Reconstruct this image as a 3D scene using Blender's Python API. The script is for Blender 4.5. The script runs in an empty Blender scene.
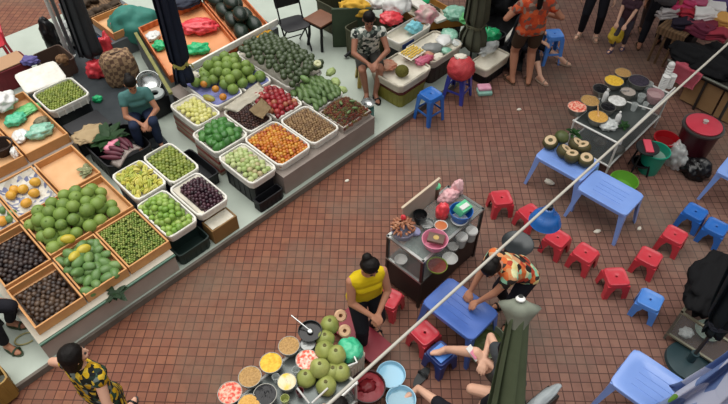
import bpy, bmesh, math, random
from mathutils import Vector, Matrix, Euler, noise
R = math.radians
PI = math.pi
SC = bpy.context.scene
COL = SC.collection
rng = random.Random(7)

# ------------------------------------------------------------------ camera
CAMH, TILT, FPX = 5.73, R(47.2), 615.0
_s, _c = math.sin(TILT), math.cos(TILT)
def W(px, py, h=0.0):
    """point of the place at height h that the photograph shows at pixel px, py"""
    x = (px-364)/FPX; v = (py-202)/FPX
    t = (CAMH-h)/(_s+v*_c)
    return Vector((x*t, (_c-v*_s)*t, h))
# street frame: a runs along the kerb, b runs into the stalls
RZ = R(45.8)
OX, OY = -1.172, 5.102
def S(a, b, z=0.0):
    return Vector((OX+a*math.cos(RZ)-b*math.sin(RZ), OY+a*math.sin(RZ)+b*math.cos(RZ), z))
def AB(p):
    x, y = p[0]-OX, p[1]-OY
    return (x*math.cos(RZ)+y*math.sin(RZ), -x*math.sin(RZ)+y*math.cos(RZ))

# ------------------------------------------------------------------ materials
def lin(hx):
    hx = hx.lstrip('#')
    o = []
    for i in (0, 2, 4):
        u = int(hx[i:i+2], 16)/255
        o.append(u/12.92 if u <= .04045 else ((u+.055)/1.055)**2.4)
    return (*o, 1)
_M = {}
def M(name, col='#888888', rough=.6, spec=.4, metal=0, rnd=None, nz=None, bump=None, alpha=1, vor=None, wave=None, check=None, trans=0, coat=0, sss=0):
    """procedural material. rnd: list of colours picked per object; nz: (scale, colour2, contrast); vor: (scale, [colours]);
    wave: (scale, colour2, axis); check: (scale, colour2); bump: (scale, strength)"""
    if name in _M: return _M[name]
    m = bpy.data.materials.new(name); m.use_nodes = True
    nt = m.node_tree; N = nt.nodes; Lk = nt.links
    b = N['Principled BSDF']
    b.inputs['Roughness'].default_value = rough
    b.inputs['Specular IOR Level'].default_value = spec
    b.inputs['Metallic'].default_value = metal
    b.inputs['Alpha'].default_value = alpha
    b.inputs['Transmission Weight'].default_value = trans
    b.inputs['Coat Weight'].default_value = coat
    if sss:
        b.inputs['Subsurface Weight'].default_value = sss
        b.inputs['Subsurface Radius'].default_value = (.02, .01, .005)
    b.inputs['Base Color'].default_value = lin(col)
    out = None
    tc = N.new('ShaderNodeTexCoord')
    def ramp(fac, cols, const=False):
        r = N.new('ShaderNodeValToRGB')
        if const: r.color_ramp.interpolation = 'CONSTANT'
        el = r.color_ramp.elements
        n = len(cols)
        for i, c in enumerate(cols):
            p = i/n if const else i/max(1, n-1)
            e = el[i] if i < 2 else el.new(p)
            e.position = p; e.color = lin(c)
        Lk.new(fac, r.inputs[0]); return r.outputs[0]
    if rnd:
        oi = N.new('ShaderNodeObjectInfo'); out = ramp(oi.outputs['Random'], rnd)
    if vor:
        v = N.new('ShaderNodeTexVoronoi'); v.inputs['Scale'].default_value = vor[0]
        Lk.new(tc.outputs['Object'], v.inputs['Vector'])
        sp = N.new('ShaderNodeSeparateColor'); Lk.new(v.outputs['Color'], sp.inputs[0])
        out = ramp(sp.outputs[0], vor[1], True)
    if check:
        v = N.new('ShaderNodeTexChecker'); v.inputs['Scale'].default_value = check[0]
        v.inputs['Color1'].default_value = lin(col); v.inputs['Color2'].default_value = lin(check[1])
        Lk.new(tc.outputs['Object'], v.inputs['Vector']); out = v.outputs[0]
    if wave:
        v = N.new('ShaderNodeTexWave'); v.inputs['Scale'].default_value = wave[0]; v.bands_direction = wave[2]
        v.inputs['Distortion'].default_value = wave[3] if len(wave) > 3 else 1
        Lk.new(tc.outputs['Object'], v.inputs['Vector'])
        out = ramp(v.outputs['Fac'], [col, wave[1]])
    if nz:
        n = N.new('ShaderNodeTexNoise'); n.inputs['Scale'].default_value = nz[0]; n.inputs['Detail'].default_value = 4
        Lk.new(tc.outputs['Object'], n.inputs['Vector'])
        mr = N.new('ShaderNodeMapRange'); k = nz[2] if len(nz) > 2 else .2
        mr.inputs['From Min'].default_value = .5-k; mr.inputs['From Max'].default_value = .5+k
        Lk.new(n.outputs['Fac'], mr.inputs['Value'])
        mx = N.new('ShaderNodeMix'); mx.data_type = 'RGBA'
        Lk.new(mr.outputs[0], mx.inputs[0])
        if out: Lk.new(out, mx.inputs[6])
        else: mx.inputs[6].default_value = lin(col)
        mx.inputs[7].default_value = lin(nz[1]); out = mx.outputs[2]
    if out: Lk.new(out, b.inputs['Base Color'])
    if bump:
        n = N.new('ShaderNodeTexNoise'); n.inputs['Scale'].default_value = bump[0]; n.inputs['Detail'].default_value = 3
        Lk.new(tc.outputs['Object'], n.inputs['Vector'])
        bp = N.new('ShaderNodeBump'); bp.inputs['Strength'].default_value = bump[1]; bp.inputs['Distance'].default_value = .01
        Lk.new(n.outputs['Fac'], bp.inputs['Height']); Lk.new(bp.outputs[0], b.inputs['Normal'])
    _M[name] = m
    return m

# ------------------------------------------------------------------ mesh building
class B:
    """collects shapes in one bmesh; o() links it as ONE mesh object"""
    def __init__(s): s.bm = bmesh.new()
    def box(s, c, d, rz=0, bev=0, rot=None, taper=1):
        r = bmesh.ops.create_cube(s.bm, size=1)
        vs = r['verts']
        for v in vs:
            k = taper if v.co.z < 0 else 1
            v.co = Vector((v.co.x*d[0]*k, v.co.y*d[1]*k, v.co.z*d[2]))
        if bev:
            es = list({e for v in vs for e in v.link_edges})
            rr = bmesh.ops.bevel(s.bm, geom=es, offset=bev, segments=2, affect='EDGES', profile=.6)
            vs = list(set(rr['verts']) | {v for v in vs if v.is_valid})
        m = Matrix.Translation(Vector(c)) @ (rot.to_4x4() if rot else Matrix.Rotation(rz, 4, 'Z'))
        bmesh.ops.transform(s.bm, matrix=m, verts=vs)
        return s
    def loft(s, rings, cap0=False, cap1=False, closed=True):
        rs = [[s.bm.verts.new(p) for p in r] for r in rings]
        n = len(rs[0])
        for a, b in zip(rs, rs[1:]):
            for i in range(n if closed else n-1):
                j = (i+1) % n
                try: s.bm.faces.new((a[i], a[j], b[j], b[i]))
                except ValueError: pass
        if cap0: s.bm.faces.new(list(reversed(rs[0])))
        if cap1: s.bm.faces.new(rs[-1])
        return s
    def lathe(s, prof, c=(0, 0, 0), n=24, wob=None, rot=None):
        rings = []
        for r, z in prof:
            ring = []
            for i in range(n):
                t = 2*PI*i/n
                k = wob(t, z) if wob else 1
                p = Vector((max(r, 1e-4)*k*math.cos(t), max(r, 1e-4)*k*math.sin(t), z))
                if rot: p = rot @ p
                ring.append(p+Vector(c))
            rings.append(ring)
        return s.loft(rings, True, True)
    def tube(s, pts, r, n=8, r2=None):
        pts = [Vector(p) for p in pts]
        rings = []
        up = Vector((0, 0, 1))
        for i, p in enumerate(pts):
            d = (pts[min(i+1, len(pts)-1)]-pts[max(i-1, 0)]).normalized()
            x = d.cross(up)
            if x.length < .05: x = d.cross(Vector((0, 1, 0)))
            x.normalize(); y = x.cross(d)
            rr = r if r2 is None else r+(r2-r)*i/max(1, len(pts)-1)
            rings.append([p+x*rr*math.cos(2*PI*k/n)+y*rr*math.sin(2*PI*k/n) for k in range(n)])
        return s.loft(rings, True, True)
    def ell(s, c, r, sub=2, rot=None, nz=0, nsc=3, seed=0):
        if not hasattr(r, '__len__'): r = (r, r, r)
        v0 = bmesh.ops.create_icosphere(s.bm, subdivisions=sub, radius=1)['verts']
        for v in v0:
            p = v.co.copy()
            k = 1+nz*noise.noise(p*nsc+Vector((seed*7.3, seed*3.1, seed))) if nz else 1
            p = Vector((p.x*r[0]*k, p.y*r[1]*k, p.z*r[2]*k))
            if rot: p = rot @ p
            v.co = p+Vector(c)
        return s
    def hull(s, spheres):
        """convex hull of balls (centre, radius)"""
        b = bmesh.new()
        for c, r in spheres:
            rr = r if hasattr(r, '__len__') else (r, r, r)
            ico = bmesh.new(); bmesh.ops.create_icosphere(ico, subdivisions=2, radius=1)
            for v in ico.verts: b.verts.new(Vector(c)+Vector((v.co.x*rr[0], v.co.y*rr[1], v.co.z*rr[2])))
            ico.free()
        res = bmesh.ops.convex_hull(b, input=b.verts)
        dead = {g for g in res['geom_interior']+res['geom_unused'] if isinstance(g, bmesh.types.BMVert)}
        bmesh.ops.delete(b, geom=list(dead), context='VERTS')
        mp = {v: s.bm.verts.new(v.co) for v in b.verts}
        for f in b.faces: s.bm.faces.new([mp[v] for v in f.verts])
        b.free(); return s
    def sheet(s, f, nu, nv, th=0):
        g = [[s.bm.verts.new(f(i/nu, j/nv)) for j in range(nv+1)] for i in range(nu+1)]
        for i in range(nu):
            for j in range(nv): s.bm.faces.new((g[i][j], g[i+1][j], g[i+1][j+1], g[i][j+1]))
        if th:
            bmesh.ops.solidify(s.bm, geom=list(s.bm.faces), thickness=th)
        return s
    def o(s, name, mat, parent=None, loc=(0, 0, 0), rz=0, smooth=35, label=None, cat=None, group=None, kind=None, rot=None):
        bmesh.ops.recalc_face_normals(s.bm, faces=s.bm.faces)
        me = bpy.data.meshes.new(name); s.bm.to_mesh(me); s.bm.free()
        return link(name, me, mat, parent, loc, rz, smooth, label, cat, group, kind, rot)

def link(name, me, mat, parent=None, loc=(0, 0, 0), rz=0, smooth=35, label=None, cat=None, group=None, kind=None, rot=None):
    if mat:
        me.materials.clear(); me.materials.append(mat)
    if smooth:
        for p in me.polygons: p.use_smooth = True
        if smooth < 180:
            me.set_sharp_from_angle(angle=R(smooth))
    ob = bpy.data.objects.new(name, me); COL.objects.link(ob)
    ob.location = loc
    ob.rotation_euler = rot if rot else (0, 0, rz)
    if parent: ob.parent = parent
    return tag(ob, label, cat, group, kind)
def tag(o, label=None, cat=None, group=None, kind=None):
    if label: o['label'] = label
    if cat: o['category'] = cat
    if group: o['group'] = group
    if kind: o['kind'] = kind
    return o
def thing(name, label, cat, loc=(0, 0, 0), rz=0, group=None):
    e = bpy.data.objects.new(name, None); COL.objects.link(e)
    e.empty_display_size = .05
    e.location = loc; e.rotation_euler = (0, 0, rz)
    return tag(e, label, cat, group)
def dup(root, loc, rz=None, label=None, group=None, mats=None, scale=None):
    """copy of a thing with copies of its parts and sub-parts"""
    def cp(o, parent):
        c = o.copy(); COL.objects.link(c); c.parent = parent
        for ch in list(o.children): cp(ch, c)
        return c
    r = cp(root, None)
    r.location = loc
    if rz is not None: r.rotation_euler = (0, 0, rz)
    if label: r['label'] = label
    if group: r['group'] = group
    if scale: r.scale = scale
    if mats:
        for o in [r]+list(r.children):
            if o.type == 'MESH' and o.data.materials and o.data.materials[0] in mats:
                o.material_slots[0].link = 'OBJECT'; o.material_slots[0].material = mats[o.data.materials[0]]
    return r

def sq(t, hx, hy, e=7.0):
    """superellipse point: a rectangle with round corners"""
    x, y = math.cos(t), math.sin(t)
    k = (abs(x)**e+abs(y)**e)**(-1/e)
    return x*k*hx, y*k*hy
def ring(n, hx, hy, z, e=7.0, cx=0, cy=0):
    return [Vector((cx+sq(2*PI*(i+.5)/n, hx, hy, e)[0], cy+sq(2*PI*(i+.5)/n, hx, hy, e)[1], z)) for i in range(n)]

def remesh(b, vox, smooth=4, fac=.5):
    """union of overlapping closed shapes as one continuous surface"""
    me = bpy.data.meshes.new('tmp'); bmesh.ops.recalc_face_normals(b.bm, faces=b.bm.faces); b.bm.to_mesh(me); b.bm.free()
    ob = bpy.data.objects.new('tmp', me); COL.objects.link(ob)
    md = ob.modifiers.new('r', 'REMESH'); md.mode = 'VOXEL'; md.voxel_size = vox; md.use_smooth_shade = True
    if smooth:
        ms = ob.modifiers.new('s', 'SMOOTH'); ms.factor = fac; ms.iterations = smooth
    dg = bpy.context.evaluated_depsgraph_get(); dg.update()
    out = bpy.data.meshes.new_from_object(ob.evaluated_get(dg))
    bpy.data.objects.remove(ob); bpy.data.meshes.remove(me)
    return out

def bowlprof(r, h, t=.008, rb=None):
    rb = rb or r*.6
    return [(0, 0), (rb, 0), (r*.9, h*.55), (r, h), (r-t, h), (r*.9-t, h*.55), (rb-t, t), (0, t)]

# ------------------------------------------------------------------ piles
def pile(name, label, cat, group, meshes, rect, z, r, mound=0, nmax=300, seed=1, flat=False, jit=.25, space=1.92, mask=None, z2=None, tilt=1, keep=1.0, layer2=False):
    """meshes: list of (mesh, mat). rect=(a0,a1,b0,b1) in the street frame. Every piece an object of its own."""
    g = random.Random(seed)
    a0, a1, b0, b1 = rect
    st = r*space
    pts = []
    nb = int((b1-b0-2*r*.8)/(st*.87))+1
    for j in range(nb):
        bb = b0+r*.8+j*st*.87
        na = int((a1-a0-2*r*.8)/st)+1
        for i in range(na):
            aa = a0+r*.8+i*st+(st/2 if j % 2 else 0)
            if aa > a1-r*.6: continue
            aa += g.uniform(-jit, jit)*r; bb2 = bb+g.uniform(-jit, jit)*r
            u = (aa-a0)/(a1-a0)*2-1; v = (bb2-b0)/(b1-b0)*2-1
            if mask and not mask(aa, bb2): continue
            if g.random() > keep: continue
            m = mound(aa, bb2) if callable(mound) else mound*max(0, 1-.9*u*u)*max(0, 1-.9*v*v)
            pts.append((aa, bb2, z+m+r*.9+g.uniform(-.15, .15)*r))
    g.shuffle(pts)
    pts = pts[:nmax]
    obs = []
    for k, (aa, bb, zz) in enumerate(pts):
        me, mt = meshes[k % len(meshes)]
        ob = bpy.data.objects.new(name, me); COL.objects.link(ob)
        ob.location = S(aa, bb, zz)
        ob.rotation_euler = (g.uniform(-.5, .5)*tilt, g.uniform(-.5, .5)*tilt, g.uniform(0, 6.28)) if not flat else (0, 0, g.uniform(0, 6.28))
        sc = g.uniform(.88, 1.1); ob.scale = (sc, sc, sc)
        tag(ob, label, cat, group)
        obs.append(ob)
    return obs
def underfill(name, label, cat, rect, z, mat, mound=0, seed=1, bump=.012):
    """the mass of small fruits below the countable top layer, as one lumpy body"""
    a0, a1, b0, b1 = rect; b = B(); la, lb = a1-a0, b1-b0
    def f(u, v):
        x, y = (u-.5)*la, (v-.5)*lb
        return Vector((x, y, mound*max(0, 1-.9*(2*u-1)**2)*max(0, 1-.9*(2*v-1)**2)+bump*noise.noise(Vector((x*45, y*45, seed)))))
    b.sheet(f, 36, 36, .01)
    return b.o(name, mat, None, S((a0+a1)/2, (b0+b1)/2, z), RZ, 180, label, cat, None, 'stuff')
def fruit(nm, mat, r, sub=2, nz=0, nsc=2, stem=False, seed=0):
    """mesh of one fruit kind"""
    b = B(); rr = r if hasattr(r, '__len__') else (r, r, r)
    b.ell((0, 0, 0), rr, sub, nz=nz, nsc=nsc, seed=seed)
    if stem:
        b.tube([(0, 0, rr[2]*.9), (0, 0, rr[2]*1.12)], rr[0]*.12, 5)
    me = bpy.data.meshes.new(nm); b.bm.to_mesh(me); b.bm.free()
    me.materials.append(mat)
    for p in me.polygons: p.use_smooth = True
    return (me, mat)
def place(name, fr, loc, label, cat, group=None, rot=(0, 0, 0), scale=1):
    ob = bpy.data.objects.new(name, fr[0]); COL.objects.link(ob)
    ob.location = loc; ob.rotation_euler = rot; ob.scale = (scale,)*3
    return tag(ob, label, cat, group)
def blob(name, mat, loc, r, label, cat, rz=0, nz=.35, nsc=2.2, seed=0, group=None, sub=4, rot=None, flatz=True, parent=None):
    """crumpled soft thing (bag, cloth bundle)"""
    b = B()
    v0 = bmesh.ops.create_icosphere(b.bm, subdivisions=sub, radius=1)['verts']
    o = Vector((seed*7.3, seed*3.1, seed*1.7))
    for v in v0:
        p = v.co.copy()
        k = 1+nz*noise.noise(p*nsc+o)+nz*.55*abs(noise.noise(p*nsc*2.3+o))+nz*.3*noise.noise(p*nsc*5+o)
        q = Vector((p.x*r[0]*k, p.y*r[1]*k, p.z*r[2]*k))
        if flatz and q.z < -r[2]*.7: q.z = -r[2]*.7
        v.co = q+Vector((0, 0, r[2]*.7))
    return b.o(name, mat, parent, loc, rz, 180, label, cat, group, rot=rot)
# ------------------------------------------------------------------ people
def ik(a, c, l1, l2, hint):
    a, c, hint = Vector(a), Vector(c), Vector(hint)
    d = c-a; L = d.length
    if L > (l1+l2)*.995:
        c = a+d*((l1+l2)*.995/L); d = c-a; L = d.length
    x = (l1*l1-l2*l2+L*L)/(2*L); h = math.sqrt(max(0, l1*l1-x*x))
    n = d.normalized(); p = hint-n*hint.dot(n)
    if p.length < 1e-4: p = Vector((0, -1, 0))
    return a+n*x+p.normalized()*h, c
def person(label, loc, rz, pelvis=(0, 0, .84), chest=(0, -.01, 1.14), head=(0, -.03, 1.42), face=(0, -1, -.1), up=None,
           hl=(.24, -.06, .72), hr=(-.24, -.06, .72), fl=(.09, 0, .085), fr=(-.09, 0, .085), el=(.3, .6, -.3), er=(-.3, .6, -.3),
           kl=(.1, -1, .1), kr=(-.1, -1, .1), tl=(.15, -1, 0), tr=(-.15, -1, 0), pl=None, pr=None, sax=(1, 0, 0), hax=(1, 0, 0), skin=None, hairm=None,
           hair='short', top=None, bottom=None, shoes=None, female=True, sc=1.0, curl=.45, arms=True, wide=1.0):
    """one continuous body in the given pose (local frame: faces -Y, its left is +X), clothes and hair as parts"""
    V = Vector
    root = thing('person', label, 'person', loc, rz)
    root.scale = (sc*wide, sc, sc)
    P, C, H = V(pelvis), V(chest), V(head)
    sp = (C-P).normalized()
    SX, HX = V(sax).normalized(), V(hax).normalized()
    F = V(face).normalized()
    U = V(up) if up else V((0, 0, 1)).lerp(sp, .5)
    U = (U-F*U.dot(F)).normalized(); Rt = U.cross(F)*-1
    shw = .148 if female else .17
    SHL, SHR = C+sp*.075+SX*shw, C+sp*.075-SX*shw
    HIL, HIR = P+HX*.085, P-HX*.085
    EL, WL = ik(SHL, hl, .265, .235, el); ER, WR = ik(SHR, hr, .265, .235, er)
    KL, AL = ik(HIL, fl, .40, .385, kl); KR, AR = ik(HIR, fr, .40, .385, kr)
    def torso(b, g=0, lo=0, nk=True):
        b.hull([(HIL, .085+g), (HIR, .085+g), (P+sp*.08+HX*.05, .09+g), (P+sp*.08-HX*.05, .09+g)])
        b.hull([(P+sp*.06+HX*.06, .09+g), (P+sp*.06-HX*.06, .09+g), (C-sp*.06+SX*.06, .088+g), (C-sp*.06-SX*.06, .088+g)])
        b.hull([(C-sp*.08+SX*.06, .088+g), (C-sp*.08-SX*.06, .088+g), (C+sp*.05+SX*.07, .083+g), (C+sp*.05-SX*.07, .083+g), (SHL-SX*.02, .045+g), (SHR+SX*.02, .045+g)])
        if female:
            fw = SX.cross(sp)*-1
            fw = fw if fw.dot(V((0, -1, 0))) > 0 or abs(fw.y) < .05 else -fw
            b.hull([(C-sp*.03+SX*.065+fw*.06, .055+g), (C-sp*.03-SX*.065+fw*.06, .055+g), (C, .07)])
    def limb(b, p, q, r1, r2, g=0, f=1.0):
        b.hull([(p, r1+g), (p.lerp(q, f), r1+(r2-r1)*f+g)])
    body = B()
    torso(body)
    body.hull([(C+sp*.11, .052), (H-U*.075-F*.02, .046)])
    body.hull([(H+U*.028-F*.012, .074), (H-U*.062+F*.034, .036), (H-U*.03+F*.03, .050)])
    body.hull([(H+F*.083-U*.018, .012), (H+F*.070+U*.018, .008)])
    for sgn in (1, -1):
        body.ell(H+Rt*sgn*.073-F*.01-U*.005, (.014, .018, .03), 2)
        body.ell(H+F*.060+Rt*sgn*.031-U*.022, .020, 2)
    body.ell(H+F*.062-U*.052, (.022, .02, .014), 2)
    if arms:
        for side, sh, e, w, pd in ((1, SHL, EL, WL, pl), (-1, SHR, ER, WR, pr)):
            limb(body, sh, e, .05, .037); limb(body, e, w, .039, .025)
            d = (V(pd) if pd else (w-e)).normalized()
            # palm frame: across axis from thumb side to little finger side
            ac = d.cross(V((0, 0, 1)))
            if ac.length < .3: ac = d.cross(V((1, 0, 0) if abs(d.x) < .8 else (0, 1, 0)))
            ac.normalize(); nn = ac.cross(d).normalized()
            if nn.z < 0: nn = -nn
            th = side if True else 1
            kn = [w+d*(.078-.004*abs(k-1))+ac*(k-1.5)*.0205 for k in range(4)]
            body.hull([(w, .023), (w+d*.03+ac*.022, .017), (w+d*.03-ac*.022, .017)]+[(k_, .0115) for k_ in kn])
            for k, k_ in enumerate(kn):
                L = (.034, .040, .037, .029)[k]
                m1 = k_+(d*(1-curl*.4)-nn*curl*.7+ac*(k-1.5)*.12).normalized()*L
                m2 = m1+(d*(1-curl*1.2)-nn*curl*1.3).normalized()*L*.8
                body.hull([(k_, .0105), (m1, .0095)]); body.hull([(m1, .0095), (m2, .008)])
            t0 = w+d*.025-ac*.02; t1 = t0+(d*.7-ac*.75-nn*.2).normalized()*.04; t2 = t1+(d*1-ac*.15-nn*.3).normalized()*.03
            body.hull([(t0, .015), (t1, .0115)]); body.hull([(t1, .0115), (t2, .009)])
    for hi, k, a, t in ((HIL, KL, AL, tl), (HIR, KR, AR, tr)):
        limb(body, hi, k, .083, .054)
        md = k.lerp(a, .3)+((k-hi).normalized()*-.0)
        body.hull([(k, .052), (md, .053), (a, .033)])
        t = V(t).normalized()
        body.hull([(a, .034), (a-t*.035+V((0, 0, -.05)), .028), (a+t*.09+V((0, 0, -.055)), .026)])
        body.hull([(a+t*.06+V((0, 0, -.05)), .034), (a+t*.145+V((0, 0, -.06)), .02), (a+t*.12+V((0, 0, -.062))+t.cross(V((0, 0, 1)))*.02, .018)])
    sk = skin or M('skin', '#b98467', .55, .35, nz=(6, '#a8735a', .3))
    link('body', remesh(body, .0068, 4), sk, root, smooth=180)
    ey = M('eye', '#1a1412', .3)
    for sgn in (1, -1):
        B().ell(H+F*.062+Rt*sgn*.029+U*.010, (.013, .013, .009), 2).o('eye', ey, root, smooth=180)
    B().ell(H+F*.074-U*.054, (.020, .012, .008), 2).o('lips', M('lips', '#8e4a45', .5), root, smooth=180)
    hm = hairm or M('hair_black', '#120e0c', .6, .2, bump=(60, .4))
    b = B()
    b.hull([(H+U*.038-F*.024, .085), (H-U*.02-F*.045, .066)])
    if hair in ('bun', 'bunhigh'):
        up_ = .07 if hair == 'bunhigh' else .03
        b.ell(H-F*.108+U*up_, (.046, .046, .044), 2)
        b.hull([(H-F*.07+U*up_*.6, .06), (H-F*.11+U*up_, .035)])
    if hair == 'tail':
        b.hull([(H-F*.09+U*.03, .05), (H-F*.12-U*.05, .04)]); b.hull([(H-F*.12-U*.05, .04), (C+sp*.06-F*.12, .03)])
    if hair == 'bob':
        b.hull([(H-F*.04+U*.02, .098), (H-F*.05-U*.09, .08)])
    link('hair', remesh(b, .008, 3), hm, root, smooth=180)
    if top:
        b = B(); g = .013
        torso(b, g)
        sl = top.get('sleeve', .5)
        for sh, e, w in ((SHL, EL, WL), (SHR, ER, WR)):
            if sl > 0: limb(b, sh, e, .05, .04, g+.004, min(1, sl))
            if sl > 1: limb(b, e, w, .042, .03, g, sl-1)
        if top.get('skirt'):
            b.hull([(HIL, .1), (HIR, .1), (KL+V((0, 0, .0)), .085), (KR, .085)])
        link('shirt' if not top.get('skirt') else 'dress', remesh(b, .010, 3), top['mat'], root, smooth=180)
    if bottom:
        b = B(); g = .010
        b.hull([(HIL, .087+g), (HIR, .087+g), (P+sp*.1+HX*.05, .085+g), (P+sp*.1-HX*.05, .085+g)])
        lg = bottom.get('leg', 2)
        for hi, k, a in ((HIL, KL, AL), (HIR, KR, AR)):
            b.hull([(hi, .085+g), (hi.lerp(k, min(1, lg)), (.085+(.058-.085)*min(1, lg))+g+.004)])
            if lg > 1: b.hull([(k, .056+g), (k.lerp(a, .3), .056+g), (k.lerp(a, min(.97, lg-1)), .044+g)])
        link(bottom.get('name', 'trousers'), remesh(b, .010, 3), bottom['mat'], root, smooth=180)
    if shoes:
        for a, t in ((AL, V(tl).normalized()), (AR, V(tr).normalized())):
            s_ = B(); n_ = t.cross(V((0, 0, 1))).normalized()
            c0 = a+t*.05+V((0, 0, -.083))
            rings = []
            for z, k in ((-.012, .96), (.008, 1)):
                rings.append([c0+t*(.13*math.cos(q))*k+n_*(.047*math.sin(q)*(1+.15*math.cos(q)))*k+V((0, 0, z)) for q in [2*PI*i/20 for i in range(20)]])
            s_.loft(rings, True, True)
            sh = s_.o('sandal', shoes, root, smooth=40)
            st = B(); st.tube([a+t*.10+n_*(.046*math.cos(q))+V((0, 0, -.075+.05*math.sin(q))) for q in [PI*i/8 for i in range(9)]], .011, 6)
            st.o('strap', shoes, sh, smooth=60)
    return root
# ------------------------------------------------------------------ repeated furniture
red_pl = M('red_plastic', '#c73c47', .34, .5, nz=(9, '#b52f3a', .3)); blue_pl = M('blue_plastic', '#2869ba', .34, .5, nz=(9, '#205ba8', .3))
lblue_pl = M('light_blue_plastic', '#5a90d8', .36, .5, nz=(7, '#3f78cb', .3)); navy_pl = M('navy_plastic', '#20346e', .4)
tab_pl = M('table_blue_plastic', '#82a2e2', .28, .7, nz=(5, '#7696d8', .35))
def stool(label, loc, rz, mat, h=.25, w=.115, splay=.014, group=None, tall=False):
    """square plastic stool with a finger hole, curved skirt and four corner legs"""
    t = thing('plastic_stool', label, 'stool', loc, rz, group)
    n = 40; b = B(); rs = []
    def circ(r, z): return [Vector((r*math.cos(2*PI*(i+.5)/n), r*math.sin(2*PI*(i+.5)/n), z)) for i in range(n)]
    rs += [circ(.013, h-.03), circ(.014, h-.008), circ(.018, h-.006)]
    rs += [ring(n, w*.55, w*.55, h-.007, 4), ring(n, w*.86, w*.86, h-.005, 7), ring(n, w*.93, w*.93, h, 7), ring(n, w, w, h-.002, 7), ring(n, w*1.03, w*1.03, h-.012, 7)]
    k = 1+splay*.22/w*1.0
    rs += [ring(n, w*1.03*k, w*1.03*k, h-.065, 7), ring(n, (w*1.03*k-.005), (w*1.03*k-.005), h-.065, 7), ring(n, w*.97, w*.97, h-.014, 7)]
    b.loft(rs); b.o('seat', mat, t, smooth=40)
    for sx in (1, -1):
        for sy in (1, -1):
            b = B(); rings = []
            for z, wd in ((h-.04, .098 if not tall else .085), (h-.085, .088 if not tall else .07), (h*.45, .066 if not tall else .055), (0, .056 if not tall else .045)):
                f = (h-z)/h
                o_ = w+.004+splay*f
                th = .012
                L = [(o_, o_), (o_-wd, o_), (o_-wd, o_-th), (o_-th, o_-th), (o_-th, o_-wd), (o_, o_-wd)]
                pts = [Vector((sx*x, sy*y, z)) for x, y in L]
                rings.append(pts)
            b.loft(rings, True, True); b.o('leg', mat, t, smooth=30)
    if tall:
        zz = h*.38; o_ = w+splay*.62-.006
        c = [(o_, o_), (-o_, o_), (-o_, -o_), (o_, -o_)]
        for i in range(4):
            p, q = c[i], c[(i+1) % 4]
            b = B(); m = ((p[0]+q[0])/2, (p[1]+q[1])/2, zz); L = 2*o_
            b.box(m, (L if i % 2 == 0 else .012, .012 if i % 2 == 0 else L, .03)); b.o('stretcher', mat, t, smooth=0)
    return t
def ptable(label, loc, rz, mat, lx=.65, ly=.48, h=.49, group=None):
    """low rectangular plastic table: rimmed top, skirt, four tapering splayed legs"""
    t = thing('plastic_table', label, 'table', loc, rz, group)
    n = 48; hx, hy = lx/2, ly/2
    b = B()
    rs = [ring(n, hx*.02, hy*.02, h-.003), ring(n, hx*.7, hy*.7, h-.003, 8), ring(n, hx*.72, hy*.72, h, 8), ring(n, hx*.95, hy*.95, h, 9), ring(n, hx*.98, hy*.98, h, 10), ring(n, hx, hy, h-.006, 11), ring(n, hx*1.0, hy*1.0, h-.045, 11),
          ring(n, hx-.008, hy-.008, h-.045, 11), ring(n, hx-.01, hy-.01, h-.012, 11), ring(n, hx*.02, hy*.02, h-.012)]
    b.loft(rs, True, True); top = b.o('table_top', mat, t, smooth=35)
    b = B()
    for i in range(4): b.box((0, (i-1.5)*hy*.3, h-.001), (hx*1.1, .006, .004))
    b.o('moulded_rib', mat, top, smooth=0)
    for sx in (1, -1):
        for sy in (1, -1):
            b = B(); rings = []
            for z, wd, o_ in ((h-.02, .075, -.012), (h*.6, .055, .0), (0, .036, .03)):
                cx, cy = sx*(hx+o_), sy*(hy+o_)
                L = [(0, 0), (-wd, 0), (-wd, -.012), (-.014, -.014), (-.012, -wd), (0, -wd)]
                rings.append([Vector((cx+sx*x, cy+sy*y, z)) for x, y in L])
            b.loft(rings, True, True); b.o('leg', mat, t, smooth=30)
    return t

wood = M('crate_wood', '#d09a64', .6, .3, nz=(7, '#bd8752', .3), bump=(30, .15)); wood_in = M('crate_wood_inside', '#dcb083', .6, .3, nz=(6, '#cd9d6c', .3))
wood_old = M('weathered_wood', '#7c6146', .7, .3, wave=(6, '#594431', 'X', 6))
foam = M('white_foam', '#eceae2', .75, .3, nz=(14, '#d8d4c8', .25), bump=(90, .08)); foam_d = M('grubby_foam', '#cfc9b8', .8, .2, nz=(9, '#b3aa95', .25))
navy_box = M('navy_crate', '#1d2136', .5, .4); black_box = M('black_crate', '#15161a', .5, .4); dgreen = M('dark_green_crate', '#1d2e2a', .45, .4)
paper = M('newsprint', '#c9c6bd', .85, .2, vor=(22, ['#cfcbc0', '#bdb9ae', '#c9c6ba', '#8d90a0', '#d2cdbf', '#6e7390', '#c6c0b2', '#b3ada0']))
paper_tan = M('brown_paper', '#b09a78', .85, .2, nz=(10, '#9d8765', .3)); white_paper = M('white_paper', '#e4dfd0', .85, .2, nz=(10, '#d2cbb8', .25))
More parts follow.
